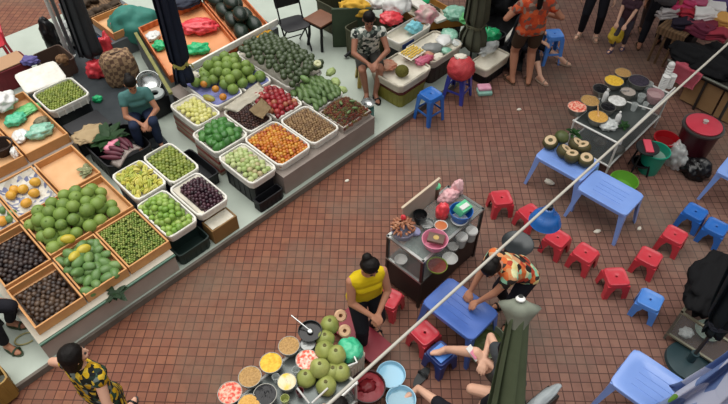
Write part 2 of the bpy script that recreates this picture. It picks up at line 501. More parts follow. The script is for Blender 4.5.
def wcrate(label, rect, z0, z1, fz=.03, group=None, mat=None, cat='crate', lining=None, t=.018):
    """open wooden crate: floor board and four side boards; rect in the street frame"""
    a0, a1, b0, b1 = rect
    c = thing('wooden_crate', label, cat, S((a0+a1)/2, (b0+b1)/2, z0), RZ, group)
    la, lb, h = a1-a0-.006, b1-b0-.006, z1-z0
    mt = mat or wood
    B().box((0, 0, fz/2), (la-2*t, lb-2*t, fz)).o('floor_board', wood_in if not mat else mat, c, smooth=0)
    for sx in (1, -1): B().box((sx*(la/2-t/2), 0, h/2), (t, lb, h), bev=.003).o('side_board', mt, c, smooth=0)
    for sy in (1, -1): B().box((0, sy*(lb/2-t/2), h/2), (la-2*t, t, h), bev=.003).o('end_board', mt, c, smooth=0)
    if lining: lin_sheet(c, la-2*t, lb-2*t, fz, h, lining)
    return c
def lin_sheet(c, la, lb, fz, h, m, name='paper_lining'):
    b = B()
    def f(u, v):
        x, y = (u-.5)*la*.99, (v-.5)*lb*.99
        e = max(abs(u-.5), abs(v-.5))*2
        z = fz+.006+.012*noise.noise(Vector((x*9, y*9, la)))+(max(0, e-.8)/.2)*(h-fz)*.7
        return Vector((x, y, max(z, fz+.002)))
    b.sheet(f, 14, 14); b.o(name, m, c, smooth=180)
def fcrate(label, rect, z0, z1, fz=.05, group=None, mat=None, lining=None, ribs=False):
    """white moulded foam crate with thick rounded walls"""
    a0, a1, b0, b1 = rect
    la, lb, h = (a1-a0)/2-.004, (b1-b0)/2-.004, z1-z0
    n = 40; t = .020
    b = B()
    b.loft([ring(n, la*.93, lb*.93, 0, 9), ring(n, la*.985, lb*.985, h*.7, 9), ring(n, la, lb, h*.72, 9), ring(n, la, lb, h-.008, 9), ring(n, la-.008, lb-.008, h, 9),
            ring(n, la-t+.006, lb-t+.006, h, 9), ring(n, la-t, lb-t, h-.006, 9), ring(n, la-t-.006, lb-t-.006, fz, 9)], True, True)
    c = thing('foam_crate', label, 'crate', S((a0+a1)/2, (b0+b1)/2, z0), RZ, group)
    b.o('shell', mat or foam, c, smooth=35)
    if ribs:
        for sy in (-1, 1):
            q = B()
            for i in range(-2, 3): q.box((i*la*.36, sy*lb*.972, h*.36), (.02, .018, h*.62))
            q.box((0, sy*lb*.970, h*.62), (la*1.5, .016, h*.08))
            q.o('ribs', mat or foam, c, smooth=0)
    if lining: lin_sheet(c, 2*(la-t)*.95, 2*(lb-t)*.95, fz, h, lining)
    return c
def bin_crate(name, label, rect, z0, z1, mat, cat='crate', rim=True, group=None):
    """closed-sided plastic crate with a rim and vertical ribs"""
    a0, a1, b0, b1 = rect
    la, lb, h = (a1-a0)/2-.004, (b1-b0)/2-.004, z1-z0
    n = 40; b = B(); t = .015
    b.loft([ring(n, la*.94, lb*.94, 0, 10), ring(n, la*.975, lb*.975, h-.035, 10), ring(n, la, lb, h-.033, 10), ring(n, la, lb, h, 10), ring(n, la-t, lb-t, h, 10), ring(n, la-t-.005, lb-t-.005, .02, 10)], True, True)
    c = thing(name, label, cat, S((a0+a1)/2, (b0+b1)/2, z0), RZ, group)
    b.o('shell', mat, c, smooth=35)
    q = B()
    for sy in (-1, 1):
        for i in range(-2, 3): q.box((i*la*.34, sy*lb*.958, h*.45), (.014, .010, h*.75))
    for sx in (-1, 1):
        for i in range(-2, 3): q.box((sx*la*.958, i*lb*.34, h*.45), (.010, .014, h*.75))
    q.o('ribs', mat, c, smooth=0)
    return c
def bowl(name, label, loc, r, h, mat, fillm=None, fill=.8, group=None, cat='bowl', fname='filling', lump=.01, seed=1, rb=None, fcat=None):
    """open bowl or basin with its contents as a part"""
    t = thing(name, label, cat, loc, rng.uniform(0, 6), group)
    B().lathe(bowlprof(r, h, max(.004, r*.05), rb), n=36).o('shell', mat, t, smooth=50)
    if fillm:
        b = B(); n = 28; rr = r*(.95 if fill > .85 else .9 if fill > .5 else .8)
        rings = []
        for k in range(9):
            q = rr*(1-k/8.0)
            rings.append([Vector((max(q, .001)*math.cos(2*PI*i/n), max(q, .001)*math.sin(2*PI*i/n), h*fill*(1-.0)+lump*1.2*(1-(q/rr)**2)+lump*noise.noise(Vector((q*math.cos(2*PI*i/n)*60, q*math.sin(2*PI*i/n)*60, seed))))) for i in range(n)])
        b.loft(rings); b.o(fname, fillm, t, smooth=180, kind='stuff' if False else None)
    return t
def bucket(name, label, loc, r, h, mat, cat='bucket', rim=.012, inner=None, water=None):
    t = thing(name, label, cat, loc)
    B().lathe([(0, 0), (r*.74, 0), (r*.97, h-.02), (r+rim, h-.018), (r+rim, h), (r-.004, h), (r*.74-.008, .01), (0, .01)], n=40).o('shell', mat, t, smooth=50)
    if water: B().lathe([(0, h*.7), (r*.88, h*.7), (r*.88, h*.7+.002), (0, h*.7+.002)], n=36).o('water', water, t, smooth=60)
    return t
def parasol(label, loc, mat, z0, z1, r0, r1, rz=0, rope=None, ropez=None, cap=None, polez=None, pole_m=None, folds=9, base=None, seed=0, hemr=None, lean=(0, 0)):
    """closed market parasol: pole, folded canopy (z0 hem to z1 top), tie"""
    t = thing('parasol', label, 'parasol', loc, rz)
    t.rotation_euler = (lean[0], lean[1], rz)
    pm = pole_m or M('parasol_pole', '#4c4d4c', .4, .5, metal=.6)
    B().tube([(0, 0, 0), (0, 0, z1+.12)], .019, 10).o('pole', pm, t, smooth=60)
    b = B(); n = 96; rings = []
    prof = []
    for k in range(25):
        u = k/24; z = z0+(z1-z0)*u
        r = r0+(r1-r0)*u**.8
        if ropez: r *= 1-.45*math.exp(-((z-ropez)/.06)**2)
        prof.append((z, r, u))
    for z, r, u in prof:
        rg = []
        for i in range(n):
            q = 2*PI*i/n
            w = math.sin(q*folds+.9*math.sin(z*2+seed)+seed)
            k = 1+.20*w*(1-.3*u)+.07*noise.noise(Vector((math.cos(q)*2, math.sin(q)*2, z*2+seed*9)))
            sw = q+.35*w
            rg.append(Vector((r*k*math.cos(sw), r*k*math.sin(sw), z+.03*math.sin(q*folds*.5+seed)*(1-u)**3)))
        rings.append(rg)
    inner = [[Vector((p.x*.5, p.y*.5, p.z+.02)) for p in rings[0]]]
    b.loft(inner+rings, True, True); b.o('canopy', mat, t, smooth=180)
    if rope:
        rr = (r0+(r1-r0)*((ropez-z0)/(z1-z0))**.8)*.72
        b = B()
        for j in range(3):
            b.tube([(rr*math.cos(q)*(1+.05*j), rr*math.sin(q)*(1+.05*j), ropez+(j-1)*.025+.012*math.sin(3*q+j)) for q in [2*PI*i/24 for i in range(25)]], .013, 6)
        b.ell((rr, 0, ropez), .03, 2, nz=.4); b.tube([(rr, 0, ropez), (rr*1.5, .05, ropez-.03), (rr*1.7, .06, ropez-.09)], .01, 6)
        b.o('tie_rope', rope, t, smooth=60)
    if base:
        B().lathe([(0, 0), (.22, 0), (.235, .015), (.225, .05), (.08, .07), (.04, .07), (.04, .2), (0, .2)], n=40).o('base', base, t, smooth=40)
    return t
# ------------------------------------------------------------------ setting
def floor_material():
    m = bpy.data.materials.new('brick_tiles'); m.use_nodes = True
    nt = m.node_tree; N = nt.nodes; L = nt.links; b = N['Principled BSDF']
    tc = N.new('ShaderNodeTexCoord'); mp = N.new('ShaderNodeMapping'); L.new(tc.outputs['Object'], mp.inputs[0])
    mp.inputs['Rotation'].default_value = (0, 0, R(1.3))
    bt = N.new('ShaderNodeTexBrick'); L.new(mp.outputs[0], bt.inputs['Vector'])
    bt.offset = 0; bt.squash = 1
    bt.inputs['Scale'].default_value = 1; bt.inputs['Brick Width'].default_value = .1; bt.inputs['Row Height'].default_value = .1
    bt.inputs['Mortar Size'].default_value = .0055; bt.inputs['Mortar Smooth'].default_value = .3; bt.inputs['Bias'].default_value = 0
    bt.inputs['Color1'].default_value = lin('#84553f'); bt.inputs['Color2'].default_value = lin('#744737'); bt.inputs['Mortar'].default_value = lin('#48291f')
    # larger joints every third tile, dirt and wet patches
    n1 = N.new('ShaderNodeTexNoise'); n1.inputs['Scale'].default_value = .9; n1.inputs['Detail'].default_value = 6; L.new(tc.outputs['Object'], n1.inputs['Vector'])
    mr = N.new('ShaderNodeMapRange'); mr.inputs[1].default_value = .47; mr.inputs[2].default_value = .68; L.new(n1.outputs['Fac'], mr.inputs[0])
    ml = N.new('ShaderNodeMath'); ml.operation = 'MULTIPLY'; ml.inputs[1].default_value = .62; L.new(mr.outputs[0], ml.inputs[0])
    mx = N.new('ShaderNodeMix'); mx.data_type = 'RGBA'; L.new(ml.outputs[0], mx.inputs[0]); L.new(bt.outputs['Color'], mx.inputs[6]); mx.inputs[7].default_value = lin('#665a4c')
    n2 = N.new('ShaderNodeTexNoise'); n2.inputs['Scale'].default_value = 9; n2.inputs['Detail'].default_value = 5; L.new(tc.outputs['Object'], n2.inputs['Vector'])
    mr2 = N.new('ShaderNodeMapRange'); mr2.inputs[1].default_value = .5; mr2.inputs[2].default_value = .8; mr2.inputs[4].default_value = .45; L.new(n2.outputs['Fac'], mr2.inputs[0])
    mx2 = N.new('ShaderNodeMix'); mx2.data_type = 'RGBA'; L.new(mr2.outputs[0], mx2.inputs[0]); L.new(mx.outputs[2], mx2.inputs[6]); mx2.inputs[7].default_value = lin('#573626')
    sp = N.new('ShaderNodeSeparateXYZ'); L.new(tc.outputs['Object'], sp.inputs[0])
    ad = N.new('ShaderNodeMath'); ad.operation = 'MULTIPLY_ADD'; ad.inputs[1].default_value = 3; L.new(n1.outputs['Fac'], ad.inputs[0]); L.new(sp.outputs['X'], ad.inputs[2])
    mr3 = N.new('ShaderNodeMapRange'); mr3.inputs[1].default_value = .6; mr3.inputs[2].default_value = 3.2; mr3.inputs[4].default_value = .36; L.new(ad.outputs[0], mr3.inputs[0])
    mx3 = N.new('ShaderNodeMix'); mx3.data_type = 'RGBA'; mx3.blend_type = 'MIX'; L.new(mr3.outputs[0], mx3.inputs[0]); L.new(mx2.outputs[2], mx3.inputs[6])
    hs = N.new('ShaderNodeHueSaturation'); hs.inputs['Saturation'].default_value = .45; hs.inputs['Value'].default_value = 1.0; L.new(mx2.outputs[2], hs.inputs['Color']); L.new(hs.outputs[0], mx3.inputs[7])
    L.new(mx3.outputs[2], b.inputs['Base Color'])
    b.inputs['Roughness'].default_value = .72; b.inputs['Specular IOR Level'].default_value = .3
    bp = N.new('ShaderNodeBump'); bp.inputs['Strength'].default_value = .5; bp.inputs['Distance'].default_value = .004; bp.invert = True
    L.new(bt.outputs['Fac'], bp.inputs['Height']); L.new(bp.outputs[0], b.inputs['Normal'])
    return m
B().box((0, 9, -.1), (44, 44, .2)).o('ground', floor_material(), smooth=0, kind='structure')
b = B(); b.box(S(.75, 3.08, .04), (8.7, 6.16, .08), rz=RZ, bev=.008)
b.o('floor_platform', M('terrazzo', '#b6c0b4', .45, .4, nz=(3, '#a6b0a4', .3)), smooth=0, kind='structure')
b = B(); b.box(S(.75, -.021, .043), (8.7, .036, .086), rz=RZ, bev=.003)
b.o('trim_1', M('kerb_stone', '#776f66', .85, .1, nz=(8, '#5f5850', .3)), smooth=0, kind='structure')

grey_panel = M('grey_sheet_metal', '#b3a99e', .6, .3, nz=(4, '#a1978d', .3)); grey_cloth = M('grey_board', '#6e7274', .7, .3, nz=(5, '#585d60', .3))
rim_green = M('green_steel', '#4c6a5a', .35, .5, metal=.3); board = M('counter_board', '#c2bbab', .7, nz=(5, '#a9a292', .3))
def counter(label, rect, z0, z1, panel=grey_panel, rim=True):
    a0, a1, b0, b1 = rect
    c = thing('display_counter', label, 'counter', S((a0+a1)/2, (b0+b1)/2, z0), RZ)
    la, lb, h = a1-a0, b1-b0, z1-z0
    B().box((0, -lb/2+.01, h/2-.015), (la, .02, h-.03)).o('front_panel', panel, c, smooth=0)
    for s in (-1, 1): B().box((s*(la/2-.01), .01, h/2-.015), (.02, lb-.02, h-.03)).o('side_panel', panel, c, smooth=0)
    B().box((0, 0, h-.015), (la, lb, .03)).o('counter_top', board if rim else panel, c, smooth=0)
    if rim: B().tube([(-la/2, -lb/2-.018, h-.012), (la/2, -lb/2-.018, h-.012)], .018, 10).o('rim_pipe', rim_green, c, smooth=60)
    return c
counter('low grey metal counter under the wooden fruit crates at lower left', (-2.86, -1.30, .022, 2.44), 0.08, .375)
counter('grey counter carrying the wooden trays of green plastic bags', (-2.95, -1.14, 2.5, 3.86), 0.08, .375, rim=False)
counter('long grey counter under the orange and brown fruit crates', (.31, 1.94, .05, 2.58), 0.08, .38, M('brown_grey_sheet', '#978c83', .6, .3, nz=(4, '#877c74', .3)), rim=False)

# ------------------------------------------------------------------ fruit kinds
def dim(c, k=.86):
    c = c.lstrip('#'); return '#'+''.join('%02x' % int(int(c[i:i+2], 16)*k) for i in (0, 2, 4))
def FM(n, cols, rough=.40, spec=.45, nz=None):
    cols = [dim(c) for c in cols]
    return M(n, cols[0], rough, spec, rnd=cols, nz=(nz[0], dim(nz[1]), nz[2]) if nz else None)
m_brown = FM('brown_snail', ['#3b2a20', '#5a4331', '#2d211b', '#6a523d'], .4); m_mgst = FM('mangosteen', ['#2a1c1c', '#41302b', '#1f1517', '#57443a'], .4)
m_mango = FM('green_mango', ['#5b8a45', '#6f9a52', '#4c7a40', '#86a85c'], .4, nz=(12, '#7a9a58', .35)); m_ymango = FM('yellow_mango', ['#d9c23a', '#e3cf4c'], .4)
m_juj = FM('jujube', ['#7f9a3e', '#9aad4c', '#68852f', '#b0b860', '#86913f'], .45); m_pom = FM('pomelo', ['#6f9440', '#8fac4e', '#587c38', '#a3b957', '#4f7235'], .5, nz=(25, '#8faa4c', .3))
m_omango = FM('golden_mango', ['#f09a2c', '#f2bc40', '#eeae38'], .4); m_star = FM('carambola', ['#e6da5c', '#c4cc54', '#f0e270', '#a8bc4c'], .4)
m_lime = FM('lime', ['#8a9c38', '#a0ae48', '#72852f', '#b0b858', '#667a2c'], .45); m_rose = FM('green_apple', ['#8fba45', '#a6c85a', '#76a638', '#b8d270', '#86a83e'], .4)
m_grape = FM('grape', ['#3a1f2b', '#512c3a', '#2b1721', '#633a46'], .35); m_lemon = FM('pale_lemon', ['#f2ec8c', '#e4e27c', '#f8f2a6', '#dcd870'], .42)
m_avo = FM('green_avocado', ['#3f7d2f', '#4f9040', '#356d2c', '#63a04c'], .38); m_guava = FM('guava', ['#c2d488', '#d4de9e', '#acc474', '#d2ba92'], .45)
m_or = FM('orange_fruit', ['#d8741e', '#eca838', '#c4541c', '#f0b848', '#a8421a', '#e08a28'], .4); m_long = FM('longan', ['#9a7850', '#866543', '#b08e62', '#75583c'], .6)
m_apple = FM('red_apple', ['#9c1f2c', '#b02a34', '#7f1826', '#b8453c', '#a32430', '#c08058'], .33); m_dark = FM('dark_avocado', ['#36462c', '#455636', '#2c3a24', '#536342'], .36, nz=(40, '#54633f', .3))
m_gmango = FM('long_green_mango', ['#6d8a4a', '#7b985a', '#5d7b42', '#8aa268'], .45, nz=(18, '#54703f', .3)); m_ram = FM('rambutan', ['#7b3226', '#8f4a2c', '#5f2a20', '#8a6a3a', '#5f6a34'], .6)
m_wm = FM('watermelon', ['#1f2b24', '#27352b', '#18221d'], .35, nz=(9, '#2f4033', .25)); m_purp = FM('dried_fruit', ['#3c2220', '#4d2f28', '#2e1a1a', '#654136'], .55)
m_pap = FM('papaya', ['#8aa04a', '#93a850'], .4, nz=(7, '#c9a746', .15)); m_org2 = FM('ripe_orange', ['#e09a34', '#dd8b2a'], .4)
m_leaf = FM('leaf', ['#2f5a2c', '#3d6e35', '#274a26'], .5)

# ------------------------------------------------------------------ left stall: wooden crates
Z0, Z1 = .377, .50
wcrate('wooden crate of brown snails at the lower left corner of the stall', (-2.81, -2.29, .10, .75), Z0, Z1)
wcrate('wooden crate of dark purple fruit at the left picture edge', (-2.80, -2.29, .79, 1.52), Z0, Z1)
wcrate('wooden crate of green mangoes with three yellow ones on top', (-2.28, -1.79, .10, .80), Z0, Z1)
wcrate('wooden crate filled with tiny green jujubes', (-1.78, -1.27, .10, .80), Z0, Z1)
wcrate('wooden crate of pomelos behind the mango crate', (-2.28, -1.79, .84, 1.57), Z0, Z1)
wcrate('wooden crate of pomelos behind the jujube crate', (-1.78, -1.26, .84, 1.57), Z0, Z1)
wcrate('empty wooden crate with only some cut leaves in a corner', (-1.75, -1.24, 1.61, 2.34), Z0, Z1)
wcrate('newspaper lined wooden crate of golden mangoes beside the empty crate', (-2.28, -1.77, 1.61, 2.34), Z0, Z1, lining=paper)
wcrate('newspaper lined crate of green mangoes at the left picture edge', (-2.80, -2.29, 1.56, 2.30), Z0, Z1, lining=paper)
wcrate('wooden tray holding green plastic bags', (-1.74, -1.17, 2.54, 3.82), Z0, Z1+.02)
wcrate('wooden tray holding a dark wicker basket at the left edge', (-2.32, -1.76, 2.54, 3.40), Z0, Z1+.02)

f_brown = fruit('snail', m_brown, (.033, .030, .028), 2, nz=.15); f_mgst = fruit('mangosteen', m_mgst, (.032, .032, .028), 2, stem=True)
pile('snail', 'brown snail shell in the lower left wooden crate', 'snail', 'snails in the front crate', [f_brown], (-2.76, -2.31, .12, .68), Z0+.035, .031, mound=.03, seed=2, space=1.75)
pile('mangosteen', 'dark purple mangosteen in the crate at the left edge', 'fruit', 'mangosteens at the left edge', [f_mgst], (-2.78, -2.31, .81, 1.46), Z0+.035, .032, mound=.03, seed=3, space=1.8)
f_mango = fruit('mango', m_mango, (.080, .054, .050), 3, nz=.12, nsc=1.2); f_ym = fruit('mango', m_ymango, (.078, .052, .048), 3, nz=.12, nsc=1.2)
pile('mango', 'green mango in the wooden crate behind the grey front panel', 'fruit', 'green mangoes in the front crate', [f_mango], (-2.26, -1.81, .13, .78), Z0+.03, .058, mound=.035, seed=4, space=1.8)
pile('mango', 'green mango in the wooden crate behind the grey front panel', 'fruit', 'green mangoes in the front crate', [f_mango], (-2.22, -1.9, .33, .77), Z0+.11, .058, mound=.03, seed=14, space=2.0)
for k, (px, py, l) in enumerate(((68, 239, 'yellow mango nearest the pomelos, lying on green mangoes'), (84, 249, 'rightmost yellow mango on the heap of green mangoes'), (75, 256, 'lowest of the three yellow mangoes on the green heap'))):
    place('mango', f_ym, W(px, py, .60), l, 'fruit', None, (0, .2, RZ-.5+k*.5))
f_juj = fruit('jujube', m_juj, (.0165, .0155, .0155), 1)
pile('jujube', 'tiny olive green jujube in the wooden crate', 'fruit', 'jujubes in the wooden crate', [f_juj], (-1.76, -1.29, .12, .78), Z0+.085, .0165, mound=.02, seed=5, space=1.83, nmax=330)
f_pom = fruit('pomelo', m_pom, (.082, .082, .080), 3, stem=True); f_pom2 = fruit('pomelo', m_pom, (.074, .074, .070), 3)
pile('pomelo', 'round green pomelo heaped in the wooden crates of the left stall', 'fruit', 'pomelos on the left stall', [f_pom, f_pom2], (-2.27, -1.29, .86, 1.60), Z0+.03, .078, mound=.05, seed=6, space=1.85)
pile('pomelo', 'round green pomelo heaped in the wooden crates of the left stall', 'fruit', 'pomelos on the left stall', [f_pom, f_pom2], (-2.2, -1.5, 1.0, 1.5), Z0+.14, .070, mound=.05, seed=16, space=2.1)
f_om = fruit('mango', m_omango, (.066, .056, .052), 3, nz=.1, nsc=1.2); f_gm2 = fruit('mango', m_mango, (.055, .045, .043), 2, nz=.1)
for k, (px, py) in enumerate(((35, 182), (23, 189), (11, 195), (26, 203), (14, 190), (34, 193))):
    place('mango', f_om, W(px, py, .46), 'golden mango lying on newspaper in the wooden crate', 'fruit', 'golden mangoes on newspaper', (0, 0, k*1.3))
for k, (px, py) in enumerate(((9, 219), (3, 210), (12, 213), (2, 221))):
    place('mango', f_om if k == 3 else f_gm2, W(px, py, .46), ('orange mango at the very left edge on newspaper' if k == 3 else 'green mango on newspaper at the left picture edge'), 'fruit', None if k == 3 else 'green mangoes on newspaper', (0, 0, k*1.7))
# leaf trimmings in the empty crate
def leafbunch(name, label, cat, loc, n, L, wd, mat, rz=0, spread=1.0, up=.3, seed=0, stalk=None, group=None):
    t = thing(name, label, cat, loc, rz, group); g = random.Random(seed)
    b = B()
    for i in range(n):
        q = g.uniform(0, 6.28)*spread; e = g.uniform(.05, up); l = L*g.uniform(.6, 1.1)
        d = Vector((math.cos(q), math.sin(q), e)); n_ = Vector((-math.sin(q), math.cos(q), 0))
        o_ = Vector((g.uniform(-.2, .2)*L, g.uniform(-.2, .2)*L, .01+g.uniform(0, .3)*L*up))
        rows = []
        for k in range(7):
            u = k/6; w_ = wd*math.sin(PI*min(1, u*.97+.03))**.8+.001
            c = o_+d*l*u+Vector((0, 0, -.35*l*u*u*up+.0))
            c.z = max(c.z, .004)
            rows.append([c-n_*w_+Vector((0, 0, .12*w_)), c, c+n_*w_+Vector((0, 0, .12*w_))])
        b.loft(rows, closed=False)
    bmesh.ops.solidify(b.bm, geom=list(b.bm.faces), thickness=.002)
    b.o('leaves', mat, t, smooth=180)
    if stalk:
        b = B()
        for i in range(5):
            q = g.uniform(0, 6.28); b.tube([(0, 0, .01), (L*.5*math.cos(q), L*.5*math.sin(q), .03)], .006, 6)
        b.o('stalks', stalk, t, smooth=60)
    return t
pale_leaf = M('pale_leaf', '#c9cba2', .5, nz=(20, '#87935c', .3)); pale_stalk = M('pale_stalk', '#d6d3ac', .5)
leafbunch('leaf_trimmings', 'pale green leaf trimmings left in the empty wooden crate', 'leaves', W(88, 172, .405), 14, .12, .035, pale_leaf, up=.5, seed=3, stalk=pale_stalk)
# plastic bags in the trays
bag_g = M('green_plastic_bag', '#2fae80', .3, .5, nz=(14, '#6fd0a8', .3), alpha=.93); bag_lg = M('light_green_bag', '#72c27c', .35, .5, nz=(9, '#58b26a', .3)); bag_w = M('white_plastic_bag', '#e6e6e2', .35, .5, nz=(9, '#cfd0cc', .3))
bag_tg = M('clear_green_bag', '#5fae90', .25, .6, nz=(18, '#a6c9b6', .3)); bag_r = M('red_plastic_bag', '#d02f3a', .3, .5, nz=(12, '#e8525a', .3)); bag_c = M('clear_plastic_bag', '#b4bab6', .2, .6, nz=(22, '#e4e7e4', .25), alpha=.8)
bag_k = M('black_plastic_bag', '#0f0f11', .28, .5, bump=(25, .3))
blob('plastic_bag', bag_lg, W(27, 111, .42), (.16, .11, .03), 'flat light green plastic bag lying in the wooden tray', 'bag', RZ, seed=1)
blob('plastic_bag', bag_g, W(17, 122, .42), (.14, .10, .06), 'crumpled bright green plastic bag left in the wooden tray', 'bag', RZ, seed=2)
blob('plastic_bag', bag_tg, W(41, 134, .42), (.16, .12, .07), 'see-through green plastic bag at the tray corner', 'bag', RZ, seed=3)
blob('plastic_bag', bag_w, W(21, 138, .42), (.12, .09, .05), 'white plastic bag between two green ones in the tray', 'bag', RZ+1.2, seed=4)
blob('plastic_bag', bag_w, W(3, 106, .50), (.20, .16, .10), 'large white bag bulging over the left picture edge', 'bag', RZ, seed=5)
blob('vegetable_scraps', M('scraps', '#8a8468', .7, nz=(30, '#4d4a38', .3)), W(42, 122, .42), (.10, .08, .03), 'heap of brown vegetable scraps in the wooden tray', 'scraps', RZ, seed=6, nsc=6)
b = B(); b.lathe([(0, 0), (.10, 0), (.15, .13), (.158, .135), (.158, .15), (.14, .15), (.095, .012), (0, .012)], n=36, wob=lambda t, z: 1+.02*math.sin(18*t+z*160))
b.o('wicker_basket', M('wicker', '#3c2c22', .7, .3, nz=(60, '#241a15', .3)), None, W(4, 153, .40), label='dark wicker basket in the tray at the left edge', cat='basket')
blob('plastic_bag', bag_w, W(16, 155, .42), (.09, .05, .06), 'small white bag squeezed beside the wicker basket', 'bag', 2.2, seed=9)

# ------------------------------------------------------------------ left stall: foam crates at the right end
bin_crate('dark_crate', 'flat dark green crate at the platform edge under the green apples', (-1.26, -.83, .02, .30), .085, .26, dgreen)
bin_crate('navy_crate', 'navy plastic crate stacked under the foam crate of green apples', (-1.24, -.84, .305, .78), .085, .375, navy_box)
bin_crate('navy_crate', 'navy plastic crate stacked under the foam crate of grapes', (-.83, -.42, .24, .76), .085, .375, navy_box)
wcrate('tan box with a pale rim and red label at the platform edge', (-.80, -.44, .02, .235), .085, .31, fz=.20, mat=M('tan_box', '#8a6a3f', .6, nz=(6, '#79592f', .3)), cat='box', t=.02, lining=white_paper)
bin_crate('navy_crate', 'navy plastic crate under the foam crate of limes', (-.74, -.35, .84, 1.46), .085, .375, navy_box)
bin_crate('navy_crate', 'navy plastic crate under the foam crate of carambolas', (-1.18, -.77, .90, 1.46), .085, .375, navy_box)
fcrate('white foam crate of bright green apples', (-1.26, -.85, .13, .84), Z0, Z1, lining=white_paper)
fcrate('white foam crate of dark purple grapes', (-.84, -.40, .15, .80), Z0, Z1, lining=white_paper)
fcrate('white foam crate filled level with limes', (-.76, -.33, .82, 1.50), Z0, Z1)
fcrate('white foam crate of yellow carambolas', (-1.20, -.765, .88, 1.49), Z0, Z1, lining=white_paper)
b = B()
for k in range(5):
    for dz in (-1, 1):
        p = []
    q0 = 2*PI*k/5
    b.ell((.012*math.cos(q0), .012*math.sin(q0), 0), (.02, .011, .045), 2, rot=Matrix.Rotation(q0, 3, 'Z'))
me = bpy.data.meshes.new('carambola'); b.bm.to_mesh(me); b.bm.free(); me.materials.append(m_star)
for p in me.polygons: p.use_smooth = True
pile('carambola', 'ribbed yellow green carambola in the white foam crate', 'fruit', 'carambolas in the foam crate', [(me, m_star)], (-1.17, -.79, .92, 1.46), Z0+.06, .034, mound=.06, seed=8, space=1.75, tilt=3, keep=.9)
f_lime = fruit('lime', m_lime, (.027, .026, .026), 2)
pile('lime', 'small green lime in the level white foam crate', 'fruit', 'limes in the foam crate', [f_lime], (-.735, -.355, .85, 1.47), Z0+.07, .026, mound=.025, seed=9, space=1.85)
f_rose = fruit('green_apple', m_rose, (.043, .04, .037), 2, nz=.2, nsc=1.5, stem=True)
pile('green_apple', 'bright green apple heaped in the white foam crate', 'fruit', 'green apples in the foam crate', [f_rose], (-1.24, -.87, .17, .82), Z0+.06, .038, mound=.07, seed=10, space=1.7, tilt=2)
pile('green_apple', 'bright green apple heaped in the white foam crate', 'fruit', 'green apples in the foam crate', [f_rose], (-1.17, -.93, .28, .75), Z0+.13, .038, mound=.06, seed=20, space=1.9, tilt=2)
f_grape = fruit('grape', m_grape, (.025, .025, .027), 2)
pile('grape', 'dark purple grape heaped in the white foam crate', 'fruit', 'grapes in the foam crate', [f_grape], (-.74, -.43, .18, .74), Z0+.06, .026, mound=.08, seed=11, space=1.72)

# ------------------------------------------------------------------ middle stall
def stack(label, rect, n, cols, z0=.085, z1=.375):
    """cardboard box carton with printed band"""
    a0, a1, b0, b1 = rect
    for k in range(n):
        z = z0+(z1-z0)*k/n; h = (z1-z0)/n-.003
        t = thing('carton', label[k], 'box', S((a0+a1)/2, (b0+b1)/2, z), RZ)
        B().box((0, 0, h/2), (a1-a0, b1-b0, h), bev=.004).o('carton_body', M('carton'+cols[k], cols[k], .75, .2, nz=(8, '#5b4a3a', .6)), t, smooth=0)
        B().box((0, 0, h*.5), (a1-a0+.004, b1-b0+.004, h*.28)).o('printed_band', M('red_band', '#8e3b33', .6), t, smooth=0)
bin_crate('black_crate', 'low black crate at the platform edge before the guavas', (-.12, .27, .012, .155), .085, .25, black_box)
bin_crate('black_crate', 'low black crate in the gap left of the green avocados', (-.36, -.11, .80, 1.45), .085, .27, black_box)
bin_crate('black_crate', 'black plastic crate under the foam crate of guavas', (-.08, .29, .16, .80), .085, .375, black_box)
stack(['white carton with a red band under the green avocados', 'upper white carton with a red band under the green avocados'], (-.05, .30, .90, 1.40), 2, ['#b8ab98', '#cbbfae'])
stack(['lowest carton under the pale yellow lemons', 'middle carton under the pale yellow lemons', 'top carton under the pale yellow lemons'], (.07, .30, 1.47, 2.08), 3, ['#a89a85', '#c0b29c', '#b8ab98'])
fcrate('white foam crate of pale green guavas', (-.11, .32, .13, .83), Z0, Z1, lining=white_paper)
fcrate('white foam crate of small orange fruits', (.33, .885, .12, .875), Z0+.003, Z1)
fcrate('white foam crate of brown longans', (.89, 1.385, .12, .82), Z0+.003, Z1)
fcrate('white foam crate of glossy green avocados', (-.08, .465, .87, 1.43), Z0, Z1, lining=white_paper)
fcrate('white foam crate of pale yellow lemons', (.04, .46, 1.44, 2.10), Z0+.02, Z1+.03, lining=white_paper)
lilac = M('lilac_paper', '#8c90c4', .8, nz=(8, '#7a7fb6', .3))
fcrate('lilac lined foam crate of pomelos beside the papaya', (.475, .985, 1.62, 2.56), Z0+.003, Z1, lining=lilac)
fcrate('lilac lined foam crate of pomelos beside the dark avocados', (.99, 1.44, 1.55, 2.56), Z0+.003, Z1, lining=lilac)
fcrate('foam crate under the dark avocado heap', (1.45, 2.10, 1.18, 2.50), Z0+.003, Z1, lining=white_paper)
wcrate('low grey crate under the rambutan heap', (1.40, 1.92, .10, .58), Z0+.003, Z1-.02, mat=grey_panel)
fcrate('foam crate under the long green mangoes', (1.40, 1.95, .62, 1.16), Z0+.003, Z1-.02)
fcrate('foam crate of red apples beside the longans', (.90, 1.39, .84, 1.50), Z0+.003, Z1, lining=white_paper)
fcrate('foam crate of shrivelled dark fruits behind the oranges', (.475, .89, .89, 1.50), Z0+.003, Z1, lining=paper_tan)

